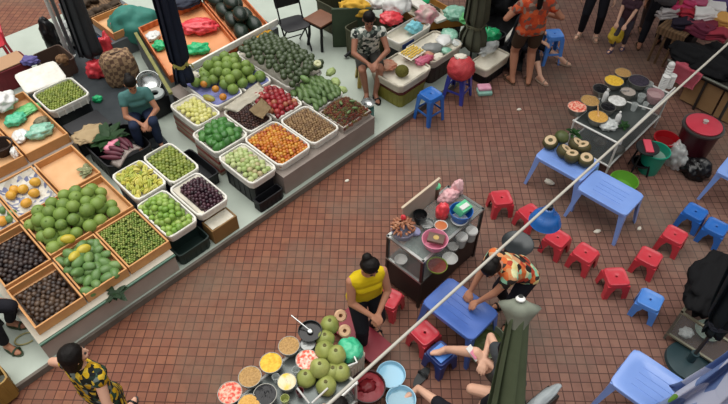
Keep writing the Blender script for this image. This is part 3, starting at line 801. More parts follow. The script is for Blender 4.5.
f_gv = fruit('guava', m_guava, (.038, .037, .035), 2, nz=.08)
pile('guava', 'pale green guava in the white foam crate', 'fruit', 'guavas in the foam crate', [f_gv], (-.06, .27, .20, .78), Z0+.06, .037, mound=.06, seed=21, space=1.75)
f_or = fruit('orange_fruit', m_or, (.028, .027, .025), 2)
pile('orange_fruit', 'small glossy orange fruit in the white foam crate', 'fruit', 'orange fruits in the foam crate', [f_or], (.36, .855, .15, .85), Z0+.065, .027, mound=.05, seed=22, space=1.78, nmax=320)
f_lg = fruit('longan', m_long, (.021, .0205, .0205), 2)
pile('longan', 'small brown longan in the white foam crate', 'fruit', 'longans in the foam crate', [f_lg], (.92, 1.355, .15, .79), Z0+.07, .0205, mound=.05, seed=23, space=1.85, nmax=330)
f_av = fruit('avocado', m_avo, (.072, .052, .050), 3, nz=.14, nsc=1.3)
pile('avocado', 'glossy green avocado in the white foam crate', 'fruit', 'green avocados in the foam crate', [f_av], (-.04, .43, .91, 1.40), Z0+.06, .05, mound=.06, seed=24, space=1.65)
pile('avocado', 'glossy green avocado in the white foam crate', 'fruit', 'green avocados in the foam crate', [f_av], (.05, .36, 1.0, 1.34), Z0+.13, .05, mound=.03, seed=34, space=1.9)
f_lm = fruit('lemon', m_lemon, (.037, .035, .034), 2, nz=.08)
pile('lemon', 'pale yellow lemon in the white foam crate', 'fruit', 'lemons in the foam crate', [f_lm], (.10, .42, 1.50, 2.0), Z0+.085, .036, mound=.06, seed=25, space=1.75)
pile('pomelo', 'round green pomelo in the lilac lined crates of the middle stall', 'fruit', 'pomelos on the middle stall', [f_pom, f_pom2], (.56, 1.42, 1.70, 2.52), Z0+.06, .078, mound=.05, seed=26, space=1.8, mask=lambda a, b_: not (a < .82 and b_ < 2.02))
pile('pomelo', 'round green pomelo in the lilac lined crates of the middle stall', 'fruit', 'pomelos on the middle stall', [f_pom, f_pom2], (.86, 1.38, 1.8, 2.4), Z0+.17, .07, mound=.04, seed=27, space=2.0)
f_pap = fruit('papaya', m_pap, (.10, .045, .043), 3, nz=.1, nsc=1)
place('papaya', f_pap, W(209, 98, .53), 'long green papaya in front of the oranges', 'fruit', None, (0, 0, RZ-1.25))
f_o2 = fruit('orange', m_org2, (.052, .052, .05), 3)
for px, py, l in ((204, 84, 'orange beside the wrapped fruit at the pomelo crate'), (215.5, 89, 'orange between the papaya and the pomelos'), (223, 97, 'orange nearest the white paper sheet')):
    place('orange', f_o2, W(px, py, .55), l, 'fruit')
blob('paper_wrapped_fruit', white_paper, W(195, 78, .55), (.07, .06, .05), 'fruit wrapped in crumpled white paper beside the oranges', 'fruit', seed=31)
f_da = fruit('dark_avocado', m_dark, (.054, .051, .049), 2, nz=.06)
av_m = lambda a, b_: .20*max(0, 1-((a-1.78)/.55)**2)*max(0, 1-((b_-1.75)/1.0)**2)
pile('dark_avocado', 'dark green avocado in the big heap behind the apples', 'fruit', 'dark avocados in the heap', [f_da], (1.45, 2.13, 1.16, 2.50), Z0+.075, .052, mound=av_m, seed=28, space=1.75, jit=.45, nmax=330)
f_gl = fruit('green_mango', m_gmango, (.085, .042, .04), 3, nz=.12, nsc=1.2); f_gl2 = fruit('green_mango', m_mango, (.08, .045, .042), 3, nz=.12)
for ob in pile('green_mango', 'long green mango heaped between the apples and the rambutans', 'fruit', 'long green mangoes', [f_gl], (1.40, 1.97, .64, 1.18), Z0+.06, .052, mound=.09, seed=29, space=1.65):
    ob.rotation_euler = (0, rng.uniform(-.3, .3), RZ+rng.uniform(-2.3, -1.5))
place('green_mango', f_gl2, W(305, 79, .64), 'bright green mango on top of the long mango heap', 'fruit', None, (0, .2, RZ-1.4))
f_ap = fruit('apple', m_apple, (.047, .047, .043), 2, stem=True)
pile('apple', 'shiny red apple in the heap beside the longans', 'fruit', 'red apples', [f_ap], (.92, 1.38, .86, 1.50), Z0+.06, .046, mound=.08, seed=30, space=1.72)
b = B(); b.ell((0, 0, 0), .018, 1)
for k in range(26):
    g = random.Random(k); d = Vector((g.gauss(0, 1), g.gauss(0, 1), g.gauss(0, 1))).normalized()
    n_ = d.orthogonal().normalized()*.004; m_ = d.cross(n_)
    b.loft([[d*.015+n_, d*.015+m_, d*.015-n_, d*.015-m_], [d*.030+n_*.1, d*.030+m_*.1, d*.030-n_*.1, d*.030-m_*.1]], True, True)
me = bpy.data.meshes.new('rambutan'); b.bm.to_mesh(me); b.bm.free(); me.materials.append(m_ram)
pile('rambutan', 'hairy brown red rambutan in the corner heap', 'fruit', 'rambutans at the stall corner', [(me, m_ram)], (1.40, 1.93, .08, .60), Z0+.05, .026, mound=.12, seed=32, space=1.55)
for k, (px, py) in enumerate(((355, 108), (349, 112), (341, 103), (352, 101))):
    place('mango', f_gl, W(px, py, .60), 'green fruit lying among the rambutans at the stall corner', 'fruit', 'green fruits among the rambutans', (0, 0, k), .5)
f_pu = fruit('dried_fruit', m_purp, (.026, .022, .02), 1, nz=.3)
pile('dried_fruit', 'shrivelled dark brown fruit behind the orange crate', 'fruit', 'shrivelled dark fruits', [f_pu], (.50, .87, .92, 1.47), Z0+.07, .023, mound=.07, seed=33, space=1.7)
def crumple(name, label, cat, pts, z, mat, nz=.03, seed=0, th=.004, kind=None):
    """crumpled sheet over four image corners at height z"""
    P4 = [W(x, y, z) for x, y in pts]
    c = sum(P4, Vector())/4
    b = B()
    def f(u, v):
        p = (P4[0]*(1-u)+P4[1]*u)*(1-v)+(P4[3]*(1-u)+P4[2]*u)*v-c
        k = noise.noise(Vector((p.x*7, p.y*7, seed)))+.5*noise.noise(Vector((p.x*17, p.y*17, seed)))
        return Vector((p.x+.03*noise.noise(Vector((p.y*6, seed, 1))), p.y+.03*noise.noise(Vector((p.x*6, seed, 2))), nz*k))
    b.sheet(f, 16, 16, th)
    return b.o(name, mat, None, c, smooth=180, label=label, cat=cat)
crumple('paper_sheet', 'crumpled white paper between pomelos and dark fruits', 'paper', [(221, 110), (258, 82), (268, 92), (236, 112)], .545, white_paper, seed=2)
crumple('paper_sheet', 'brown wrapping paper lying over the shrivelled dark fruits', 'paper', [(248, 110), (262, 97), (272, 108), (262, 120)], .60, paper_tan, seed=3)
crumple('yellow_cloth', 'yellow cloth along the back of the dark avocado heap', 'cloth', [(246, 44), (268, 28), (276, 34), (252, 50)], .56, M('yellow_cloth', '#d8a93a', .8), nz=.04, seed=4)
b = B(); b.lathe([(0, 0), (.03, .005), (.055, .03), (.058, .055), (.05, .075), (.02, .078), (.012, .06), (0, .055)], n=24)
b.o('cut_fruit', M('cut_fruit', '#d8d6b8', .5, nz=(25, '#a8b070', .25)), None, W(317, 66, .62), label='cut pale fruit at the back tip of the avocado heap', cat='fruit', rot=(.3, .2, 0))
for k, (px, py) in enumerate(((331, 74), (336, 84), (341, 92))):
    blob('pale_gourd', M('pale_gourd', '#a8b878', .5, nz=(14, '#84985a', .3)), W(px, py, .42), (.09, .06, .05), 'pale green vegetable at the back edge of the middle stall', 'vegetable', 1+k, nz=.15, seed=40+k, group='pale vegetables behind the mangoes')
b = B(); b.lathe(bowlprof(.10, .07, .005), n=32)
b.o('metal_bowl', M('steel', '#b8bab8', .25, .6, metal=.9), None, W(368, 106, .30), label='shiny metal bowl beside the rambutan corner', cat='bowl', smooth=50)
b = B(); b.lathe([(0, 0), (.09, 0), (.085, .205), (0, .205)], n=20)
b.o('round_stand', M('teal_stand', '#3d6f68', .5), None, W(368, 106, .085)+Vector((-.0, .0, 0)), label='teal round stand under the metal bowl', cat='stand')
bpy.data.objects['round_stand'].location = (*W(368, 106, .30).xy, .085)

under = [('jujube_mass', 'bed of tiny jujubes below the top layer', 'fruit', (-1.765, -1.285, .115, .785), Z0+.082, m_juj, .018),
    ('lime_mass', 'bed of limes below the top layer in the level foam crate', 'fruit', (-.74, -.35, .845, 1.475), Z0+.075, m_lime, .02),
    ('grape_mass', 'dark mass of grapes below the top layer', 'fruit', (-.74, -.42, .18, .76), Z0+.06, m_grape, .07),
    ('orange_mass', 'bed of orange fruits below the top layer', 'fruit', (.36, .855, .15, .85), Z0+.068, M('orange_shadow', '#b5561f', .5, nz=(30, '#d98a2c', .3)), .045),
    ('longan_mass', 'bed of brown longans below the top layer', 'fruit', (.92, 1.355, .15, .79), Z0+.07, m_long, .045),
    ('snail_mass', 'bed of brown snails below the top layer', 'snail', (-2.78, -2.31, .12, .70), Z0+.035, m_brown, .025),
    ('mangosteen_mass', 'dark bed of mangosteens below the top layer', 'fruit', (-2.78, -2.31, .81, 1.48), Z0+.035, m_mgst, .025)]
for k, (n_, l_, c_, r_, z_, m_, mo) in enumerate(under): underfill(n_, l_, c_, r_, z_, m_, mo, k)
# back of the middle stall: skewed trays
def qcrate(label, q, z0, z1, mat=wood, inner=wood_in, fz=.03, lining=None, cat='tray'):
    """wooden tray over four street-frame corners"""
    P4 = [S(a, b_, 0) for a, b_ in q]
    c = sum(P4, Vector())/4
    t = thing('wooden_tray', label, cat, (c.x, c.y, z0))
    L4 = [Vector((p.x-c.x, p.y-c.y, 0)) for p in P4]
    h = z1-z0
    def prism(pts, za, zb): return B().loft([[Vector((p.x, p.y, za)) for p in pts], [Vector((p.x, p.y, zb)) for p in pts]], True, True)
    prism([p*.97 for p in L4], 0, fz).o('floor_board', inner, t, smooth=0)
    for i in range(4):
        p, r = L4[i], L4[(i+1) % 4]
        d = (r-p).normalized(); n_ = Vector((-d.y, d.x, 0))
        if n_.dot(p) > 0: n_ = -n_
        prism([p+d*.004, r-d*.004, r-d*.02+n_*.02, p+d*.02+n_*.02], 0, h).o('side_board', mat, t, smooth=0)
    return t
counter('grey panelled counter under the red bag tray and watermelons', (.84, 2.45, 2.66, 4.1), .085, .42, grey_cloth, rim=False)
panel = B(); p0, p1 = S(.24, 2.30), S(.72, 3.98); d = (p1-p0).normalized(); n_ = Vector((-d.y, d.x, 0))*.03
panel.loft([[p+Vector((0, 0, z)) for p in (p0, p1, p1+n_, p0+n_)] for z in (.085, .50)], True, True)
t = thing('stall_panel', 'tall grey panel with yellow green rim behind the seated woman in teal', 'panel', (0, 0, 0))
panel.o('board', grey_cloth, t, smooth=0)
b = B(); b.loft([[p+Vector((0, 0, z)) for p in (p0-n_*.3, p1-n_*.3, p1+n_*1.3, p0+n_*1.3)] for z in (.50, .535)], True, True)
b.o('rim', M('olive_rim', '#8a8a48', .5, nz=(6, '#6d6b34', .3)), t, smooth=0)
or_wood = M('orange_wood', '#cc7440', .5, .4, wave=(4, '#b35f2e', 'X', 4)); or_in = M('orange_wood_inside', '#dc9c6e', .55, .3, nz=(5, '#cf8a58', .3))
qcrate('orange wooden tray holding a red plastic bag', [(.42, 2.62), (1.60, 2.60), (1.98, 4.05), (.80, 4.05)], .425, .55, or_wood, or_in)
qcrate('orange wooden tray full of watermelons', [(1.63, 2.60), (2.27, 2.63), (2.66, 4.05), (2.01, 4.05)], .425, .55, or_wood, or_in)
f_wm = fruit('watermelon', m_wm, (.19, .115, .11), 3)
wi = 0
for i in range(4):
    for j in range(2):
        p = S(1.84+j*.25+i*.09, 2.80+i*.34, .565+(.02 if (i+j) % 2 else 0))
        place('watermelon', f_wm, p, 'long dark green watermelon in the orange wooden tray', 'fruit', 'watermelons in the tray', (rng.uniform(-.2, .2), 0, RZ+1.2+rng.uniform(-.25, .25)))
for i, (da, db) in enumerate(((1.98, 2.96), (2.10, 3.34))):
    place('watermelon', f_wm, S(da, db, .73), 'dark watermelon lying on top of the others', 'fruit', 'watermelons on top', (0, .1, RZ+1.1+i*.2))
blob('plastic_bag', bag_r, W(200, 30, .48), (.27, .17, .09), 'big red plastic bag lying in the orange tray', 'bag', .1, seed=51, nsc=2.6)
blob('plastic_bag', M('bright_green_bag', '#17a564', .3, .5, nz=(10, '#2fc07c', .3)), W(198, 52, .47), (.17, .11, .08), 'bright green plastic bag at the front of the orange tray', 'bag', .2, seed=52)
blob('plastic_bag', M('bright_green_bag'), W(160, 48, .47), (.09, .09, .06), 'green plastic bag left of the navy parasol', 'bag', .2, seed=53)
blob('plastic_bag', bag_w, W(153, 38, .47), (.12, .10, .05), 'white plastic bag in the left corner of the orange tray', 'bag', .9, seed=54)
B().box((0, 0, 0), (1.95, .035, .10), bev=.005).o('white_board', foam, None, S(1.45, 2.585, .555), RZ+R(2), label='long white board edge between trays and pomelos', cat='board')
# ------------------------------------------------------------------ top left corner and aisle
crumple('ground_sheet', 'dark grey tarpaulin on the aisle floor behind the seated woman', 'tarpaulin', [(62, 40), (104, 38), (172, 150), (92, 140)], .10, M('grey_tarp', '#5c6367', .7, .3, nz=(5, '#484e52', .3)), nz=.012, seed=8)
fcrate('white foam crate of small limes on the upper left', (-1.13, -.53, 3.12, 3.72), .36, .50, ribs=True)
underfill('lime_mass', 'bed of limes below the top layer in the upper left crate', 'fruit', (-1.09, -.57, 3.16, 3.68), .435, m_lime, .025, 9)
pile('lime', 'small lime in the foam crate on the upper left', 'fruit', 'limes on the upper left', [fruit('lime', m_lime, (.0225, .0215, .021), 1)], (-1.10, -.56, 3.15, 3.69), .44, .0215, mound=.03, seed=61, space=1.8)
bin_crate('black_crate', 'black crate under the upper left crate of limes', (-1.12, -.55, 3.14, 3.70), .085, .355, black_box)
b = B(); b.loft([ring(36, .29, .25, 0, 9), ring(36, .295, .255, .03, 9), ring(36, .28, .24, .04, 9), ring(36, .25, .21, .034, 9)], True, True)
b.o('foam_slab', foam, None, S(-.84, 4.0, .47), RZ-.12, label='white foam slab lying beside the upper left lime crate', cat='slab', rot=(.08, .0, RZ-.12))
bin_crate('black_crate', 'black crate under the flat white foam slab', (-1.08, -.6, 3.78, 4.2), .085, .47, black_box)
red_crate = M('red_crate', '#7d1f2a', .5, nz=(6, '#64161f', .3))
c = bin_crate('red_crate', 'dark red plastic crate with a pale lid at the left edge', (-1.35, -.72, 4.62, 5.02), .085, .42, red_crate)
B().box((0, 0, .345), (.56, .34, .02), bev=.006).o('pale_lid', M('pale_card', '#b08a68', .7), c, smooth=0)
blob('cloth_bundle', M('purple_cloth', '#5c568e', .8), W(31, 63, .40), (.12, .09, .06), 'purple cloth bundle beside the flat white foam slab', 'cloth', seed=62)
bin_crate('brown_box', 'dark brown box between the red crate and the flat foam slab', (-.64, -.18, 4.3, 4.85), .085, .36, M('brown_box', '#5a473c', .6), cat='box')
blob('cloth_bundle', M('brown_cloth', '#7a5a3c', .8), W(64, 64, .30), (.09, .07, .09), 'small brown bundle at the corner of the flat white foam slab', 'cloth', seed=63)
def chair_red():
    t = thing('plastic_chair', 'red plastic chair at the left edge of the pale floor', 'chair', W(2, 66, .085), .5)
    b = B(); b.loft([ring(32, .20, .20, .40, 5), ring(32, .21, .21, .43, 5), ring(32, .17, .17, .425, 5)], True, True); b.o('seat', red_pl, t)
    b = B(); b.sheet(lambda u, v: Vector(((u-.5)*.40, .19+.05*v+.03*math.cos((u-.5)*3), .42+.40*v)), 10, 8, .012); b.o('backrest', red_pl, t, smooth=60)
    for sx in (1, -1):
        for sy in (1, -1): B().tube([(sx*.16, sy*.16, .41), (sx*.21, sy*.21, 0)], .024, 8).o('leg', red_pl, t, smooth=60)
        B().tube([(sx*.21, -.15, .42), (sx*.22, -.14, .60), (sx*.22, .20, .62)], .018, 8).o('armrest', red_pl, t, smooth=60)
chair_red()
steel_w = M('white_steel', '#c9cac6', .4, .5, metal=.2); pole_grey = M('grey_pole', '#6e7072', .4, .5, metal=.4)
t = thing('shelter_post', 'white steel post rising behind the dark closed parasol', 'post', W(70, 58, .085))
B().tube([(0, 0, 0), (0, 0, 3.4)], .032, 12).o('tube', steel_w, t, smooth=60); B().box((0, 0, .01), (.16, .16, .02)).o('foot_plate', steel_w, t, smooth=0)
t = thing('shelter_post', 'grey steel post close to the right of the white post', 'post', W(74, 55, .085))
B().tube([(0, 0, 0), (0, 0, 3.4)], .03, 12).o('tube', pole_grey, t, smooth=60)
blob('plastic_bag', bag_k, W(56, 50, .12), (.12, .11, .34), 'black bag standing on the pale floor behind the white post', 'bag', nz=.2, seed=65)
par_grey = M('grey_canvas', '#3b3e42', .75, .25, nz=(5, '#2f3236', .3)); par_navy = M('navy_canvas', '#1c2438', .75, .25, nz=(5, '#161c2d', .3))
parasol('dark grey closed parasol at the upper left', W(97, 70, .10), par_grey, .32, 2.7, .155, .11, seed=1)
parasol('navy closed parasol tied with yellow rope beside the orange tray', W(186, 86, .50), par_navy, .10, 2.3, .12, .125, rope=M('yellow_rope', '#b5ad5c', .8), ropez=.36, seed=2)
olive = M('olive_canvas', '#565848', .8, .2, nz=(6, '#47493b', .3))
parasol('olive closed parasol behind the red bundle on the blue stool', W(470, 60, .085), olive, .30, 2.4, .19, .11, rope=M('olive_rope', '#6a6a52', .8), ropez=.62, seed=3)
blob('tarpaulin', M('teal_tarp', '#3f8a7c', .6, .3, nz=(4, '#347568', .3)), W(140, 40, .12), (.40, .30, .34), 'teal tarpaulin bundled over the corner of the tray', 'tarpaulin', .3, nz=.22, seed=66)
b = B(); v0 = bmesh.ops.create_icosphere(b.bm, subdivisions=4, radius=1)['verts']
for v in v0:
    p = v.co; e = lambda x: math.copysign(abs(x)**.6, x)
    k = 1+.10*noise.noise(p*3)
    v.co = Vector((e(p.x)*.25*k, e(p.y)*.19*k, max(-.2, e(p.z)*.30*k)+.2))
t = thing('checked_bag', 'big brown checked woven bag behind the seated woman in teal', 'bag', W(124, 80, .10), .5)
b.o('bag_body', M('checked_weave', '#9c8062', .8, .2, check=(17, '#6a5242')), t, smooth=180)
B().tube([(-.08, 0, .42), (-.07, -.03, .50), (.07, -.03, .50), (.08, 0, .42)], .012, 6).o('handle', M('bag_handle', '#4d3b30', .8), t, smooth=60)
blob('plastic_bag', bag_r, W(99, 75, .10), (.15, .13, .15), 'red plastic bag on the aisle floor left of the checked bag', 'bag', seed=67)
blob('plastic_bag', bag_r, W(111, 57, .10), (.10, .12, .24), 'taller red bag leaning behind the checked bag', 'bag', seed=68)
blob('plastic_bag', M('blue_bag', '#24507e', .4, nz=(9, '#31639a', .3)), W(101, 52, .10), (.09, .09, .16), 'small blue bag between parasol and red bags', 'bag', seed=69)
blob('plastic_bag', M('bright_green_bag'), W(98, 101, .10), (.07, .055, .05), 'tiny green bag lying on the dark aisle floor', 'bag', seed=70)
# upper left trays behind
wcrate('wooden tray of dark dried goods behind the grey parasol', (.45, 1.05, 4.95, 5.85), .38, .5, mat=wood_old)
counter('counter under the wooden trays at the top edge', (.38, 1.2, 4.2, 5.95), .085, .375, grey_cloth, rim=False)
for k, (px, py, r, l) in enumerate(((66, 32, .13, 'crumpled silver bag behind the steel posts'), (70, 45, .15, 'pale grey bag at the foot of the steel posts'), (73, 14, .14, 'white bag high behind the steel posts'))):
    blob('plastic_bag', (bag_c, M('silver_bag', '#a9aaa6', .35, nz=(12, '#7d7f7c', .3)), bag_w)[k], W(px, py, .12), (r, r*.9, r*.9), l, 'bag', k, seed=180+k)
wcrate('brown wooden tray next to the teal tarpaulin', (.46, 1.1, 4.25, 4.92), .38, .5)
for k in range(7):
    g = random.Random(k)
    blob('dried_bundle', M('dried_goods', '#4c3a28', .8, nz=(18, '#2f2418', .3)), S(.52+.15*(k % 4), 5.1+.4*(k//4), .42), (.11, .07, .06), 'dark dried bundle in the wooden tray behind the grey parasol', 'bundle', g.uniform(0, 3), seed=71+k, group='dried bundles in the back tray', sub=3)
blob('plastic_bag', bag_r, W(119, 24, .45), (.11, .06, .04), 'flat red bag in the brown tray next to the teal tarpaulin', 'bag', .6, seed=81)
blob('plastic_bag', M('grey_bag', '#8c8f8c', .4, nz=(9, '#6e716e', .3)), W(84, 45, .10), (.14, .12, .10), 'grey bag at the foot of the steel posts', 'bag', seed=82)
blob('cloth_bundle', M('navy_cloth', '#2c3140', .8), W(186, 4, .56), (.3, .16, .07), 'dark bundle on the back of the orange tray at the top edge', 'cloth', .5, seed=83)
# things around the seated woman in teal
b = B(); b.lathe(bowlprof(.17, .09, .006), n=36); b.o('metal_basin', M('steel'), None, W(149, 84, .42), label='shiny metal basin behind the head of the woman in teal', cat='basin', smooth=50, rot=(.5, .3, 0))
b = B(); b.lathe([(.06, 0), (.13, 0), (.14, .02), (.13, .04), (.06, .04), (.055, .02), (.06, 0)], n=32); b.o('ring_cushion', M('grey_ring', '#9aa09e', .5), None, W(155, 95, .40), label='pale grey ring at the right shoulder of the woman in teal', cat='ring')
B().box((0, 0, 0), (.36, .30, .29), bev=.01).o('black_box', black_box, None, S(.16, 2.62, .235), RZ, label='black box under the metal basin behind the woman in teal', cat='box')
blob('brown_paper_bag', paper_tan, W(91, 135, .42), (.20, .16, .03), 'crumpled brown paper beside the leafy bundle', 'paper', .3, nz=.5, nsc=1.8, seed=85)
B().box((0, 0, 0), (.50, .42, .29), bev=.01).o('dark_box', black_box, None, S(-.86, 2.72, .23), RZ, label='dark box under the crumpled brown paper', cat='box')
leafbunch('leafy_bundle', 'dark green leafy bundle beside the brown paper', 'leaves', W(108, 141, .40), 34, .25, .05, m_leaf, up=.6, seed=5)
bin_crate('black_crate', 'black crate under the leafy bundle and purple flowers', (-1.1, -.45, 1.75, 2.42), .085, .36, black_box)
def flowers():
    t = thing('flower_bundle', 'bundle of dark purple banana flowers with pink tips in paper', 'flowers', W(121, 153, .37), RZ+.3)
    for k in range(7):
        b = B(); x = (k-3)*.05; b.loft([[Vector((x*(.5+.5*l)*1.4+r*math.cos(q), -.12+l*.26, .05+r*math.sin(q)+.03*(k % 3))) for q in [2*PI*i/10 for i in range(10)]] for l, r in ((0, .012), (.2, .032), (.5, .036), (.8, .024), (1, .003))], True, True)
        b.o('purple_bud', M('purple_bud', '#4a1f2b', .5, nz=(12, '#6a2f3e', .3)), t, smooth=60)
    for k in range(3):
        b = B(); b.ell(((k-1)*.07, .12, .10), (.05, .06, .03), 2, nz=.4, nsc=3, seed=k); b.o('pink_petals', M('pink_petals', '#d0708a', .5, nz=(20, '#e59aab', .3)), t, smooth=180)
    b = B(); b.sheet(lambda u, v: Vector(((u-.5)*.44, -.17+v*.16, .02+.05*math.cos((u-.5)*5)+.02*v)), 10, 6, .004); b.o('paper_wrap', M('pale_wrap', '#c5b8b0', .7), t, smooth=180)
flowers()

# ------------------------------------------------------------------ chairs and the right-hand fruit stall
blk = M('black_paint', '#16161a', .45)
def blackchair():
    t = thing('metal_chair', 'black folding chair beside the brown topped stool', 'chair', W(296, 48, .085), RZ-.3)
    b = B(); b.loft([ring(32, .21, .20, .43, 6), ring(32, .215, .205, .455, 6), ring(32, .19, .18, .46, 6)], True, True); b.o('seat', blk, t)
    b = B(); b.loft([ring(32, .20, .015, .66, 6, 0, .2), ring(32, .21, .02, .78, 6, 0, .22), ring(32, .20, .015, .88, 6, 0, .24)], True, True); b.o('backrest', blk, t)
    for s in (1, -1):
        B().tube([(s*.19, -.2, 0), (s*.19, .06, .42), (s*.19, .24, .88)], .013, 8).o('frame', blk, t, smooth=60)
        B().tube([(s*.17, .22, 0), (s*.17, -.12, .43)], .013, 8).o('leg', blk, t, smooth=60)
    B().tube([(-.17, .15, .12), (.17, .15, .12)], .01, 8).o('stretcher', blk, t, smooth=60)
blackchair()
def brownstool():
    t = thing('wooden_stool', 'square brown topped stool with thick black legs', 'stool', W(322, 44, .085), RZ+.05)
    B().box((0, 0, .465), (.39, .39, .03), bev=.008).o('seat', M('brown_top', '#7d5138', .5, .4, nz=(5, '#6b432d', .3)), t, smooth=40)
    B().box((0, 0, .415), (.29, .29, .07)).o('apron', blk, t, smooth=0)
    for sx in (1, -1):
        for sy in (1, -1):
            B().tube([(sx*.13, sy*.13, .44), (sx*.135, sy*.135, .2), (sx*.16, sy*.16, .0)], .024, 8).o('leg', blk, t, smooth=60)
brownstool()
B().tube([(0, 0, 0), (.30, .26, .25), (.36, .3, .55)], .026, 10).o('black_pipe', blk, None, W(345, 57, .115), -.2, label='black bent pipe lying on the pale floor beside the stool', cat='pipe', smooth=60)
b = B(); b.box((0, 0, .34), (.62, .05, .68), bev=.01)
b.o('display_board', M('moss_panel', '#3c4a35', .7, nz=(5, '#2f3b2a', .3)), None, W(352, 46, .085), RZ-.75, label='dark green board standing behind the seated man', cat='board')
blob('yellow_cloth', M('yellow_cloth'), W(355, 14, .60), (.24, .12, .14), 'yellow cloth draped over the dark green board', 'cloth', -.3, seed=90)
bin_crate('green_box', 'olive box carrying the yellow cloth and white bags', (3.25, 4.05, 2.0, 2.7), .085, .6, M('olive_box', '#4a4a36', .7), cat='box')
for k, (px, py, r, l) in enumerate(((377, 6, .2, 'big white bag behind the seated man'), (397, 10, .24, 'white bag bulging right of the first white bag'), )):
    blob('plastic_bag', bag_w, W(px, py, .62), (r, r*.9, r*.6), l, 'bag', k, seed=91+k, nz=.25)
blob('plastic_bag', bag_r, W(391, 22, .58), (.17, .13, .09), 'red plastic bag behind the shoulder of the seated man', 'bag', .2, seed=94)
bin_crate('green_box', 'olive box under the red bag behind the seated man', (3.0, 3.6, 1.20, 1.75), .085, .57, M('olive_box'), cat='box')
fb_ = fcrate('foam box with a blue label holding a blue bag', (3.28, 4.05, .80, 1.18), .40, .56, lining=white_paper)
B().box((-.35, -.19, .08), (.012, .01, .09)).o('blue_label', navy_box, fb_, smooth=0) if False else None
B().box((-.19, -.188, .075), (.26, .012, .075)).o('blue_label', M('blue_print', '#2a3f78', .5), fb_, smooth=0)
bin_crate('dark_crate', 'dark crate under the foam box with a blue label', (3.3, 4.03, .82, 1.16), .085, .395, black_box)
blob('plastic_bag', M('sky_bag', '#6fc0cf', .35, nz=(9, '#8fd2dc', .3)), W(414, 31, .50), (.12, .10, .09), 'light blue bag in the foam box with the blue label', 'bag', seed=95)
blob('plastic_bag', M('pinkish_bag', '#cbb6ac', .4, nz=(7, '#d2798a', .16)), W(426, 20, .52), (.17, .15, .13), 'clear bag with something pink behind the foam box', 'bag', seed=96)
bin_crate('green_box', 'olive box under the clear bag with something pink', (4.1, 4.6, 1.05, 1.55), .085, .5, M('olive_box'), cat='box')
fcrate('grubby foam crate of sliced jackfruit at the stall corner', (2.52, 3.24, .10, .74), .385, .52, mat=foam_d, lining=white_paper)
bin_crate('red_crate', 'dark red crate under the foam crate of sliced jackfruit', (2.57, 3.20, .13, .70), .305, .38, M('rust_crate', '#5f2620', .6))
bin_crate('mustard_crate', 'mustard yellow crate at the bottom of the jackfruit stack', (2.58, 3.18, .14, .68), .085, .30, M('mustard', '#8a853a', .5, nz=(5, '#6f6b2c', .3)))
fcrate('grubby foam crate of wrapped vegetables right of the jackfruit', (3.29, 4.04, .16, .75), .385, .52, mat=foam_d, lining=white_paper)
bin_crate('dark_crate', 'dark brown crate under the foam crate of wrapped vegetables', (3.33, 3.99, .20, .70), .085, .38, M('dark_brown_crate', '#3d2f28', .6))
b = B()
for i in range(-4, 5):
    for j in range(-2, 3):
        g = random.Random(i*9+j); b.ell((i*.033+g.uniform(-.006, .006), j*.045+g.uniform(-.008, .008), .028), (.024, .014, .013), 1, rot=Matrix.Rotation(g.uniform(-.6, .6), 3, 'Z'))
tj = thing('jackfruit_tray', 'paper tray of yellow jackfruit pieces on the foam crate', 'tray', W(412, 53, .555), RZ)
b.o('jackfruit_pieces', M('jackfruit', '#e0b840', .45, nz=(20, '#edcf62', .3)), tj, smooth=60, kind='stuff')
b = B(); b.box((0, 0, .006), (.34, .26, .012), bev=.004); b.o('paper', white_paper, tj, smooth=0)
b = B(); b.box((0, 0, -.03), (.22, .16, .06), bev=.01); b.o('support', M('red_band', '#8e3b33'), tj, smooth=0)
f_jk = fruit('jackfruit', M('jackfruit_skin', '#6d6a30', .8, .2, nz=(60, '#504c20', .3), bump=(90, 1.0)), (.10, .095, .09), 3, nz=.06, nsc=4)
place('jackfruit', f_jk, W(402, 71, .54), 'whole round jackfruit at the front of the foam crate', 'fruit')
blob('jackfruit_peel', M('peel', '#c9a58a', .6, nz=(10, '#b05a40', .25)), W(388, 67, .49), (.13, .11, .04), 'pile of pale jackfruit peel beside the whole jackfruit', 'scraps', seed=97)
blob('plastic_bag', M('pink_bag', '#c76f8a', .4, nz=(8, '#b03a50', .25)), W(424, 62, .49), (.15, .08, .05), 'pink bag at the right end of the jackfruit crate', 'bag', .6, seed=98)
for k, (px, py, l) in enumerate(((432, 50, 'grey wrapped vegetable nearest the jackfruit tray'), (444, 42, 'pale wrapped vegetable in the middle of its foam crate'), (450, 36, 'clear wrapped greens at the back of their foam crate'))):
    blob('wrapped_vegetable', (M('grey_bag'), bag_w, bag_tg)[k], W(px, py, .47), (.15, .11, .05), l, 'vegetable', k, seed=100+k, sub=3)
qcrate('long wooden tray of bagged greens with an orange front edge', [(3.95, .98), (4.62, .52), (4.75, 1.9), (4.25, 2.1)], .42, .55, M('amber_wood', '#b9803a', .55, nz=(5, '#9f6a2c', .3)), foam_d)
bin_crate('dark_crate', 'dark crate under the long tray of bagged greens', (4.13, 4.6, 1.6, 2.0), .085, .41, black_box)
bin_crate('dark_crate', 'dark crate under the front of the long tray of greens', (4.15, 4.62, .62, 1.02), .085, .41, black_box)
blob('plastic_bag', bag_tg, W(456, 18, .52), (.20, .15, .10), 'see-through bag of greens in the long wooden tray', 'bag', seed=104)
blob('plastic_bag', bag_lg, W(466, 22, .55), (.10, .12, .08), 'light green bag at the right end of the long tray', 'bag', seed=105)
blob('plastic_bag', M('bright_green_bag'), W(418, 3, .50), (.18, .10, .06), 'bright green bag at the top of the long tray', 'bag', seed=106)
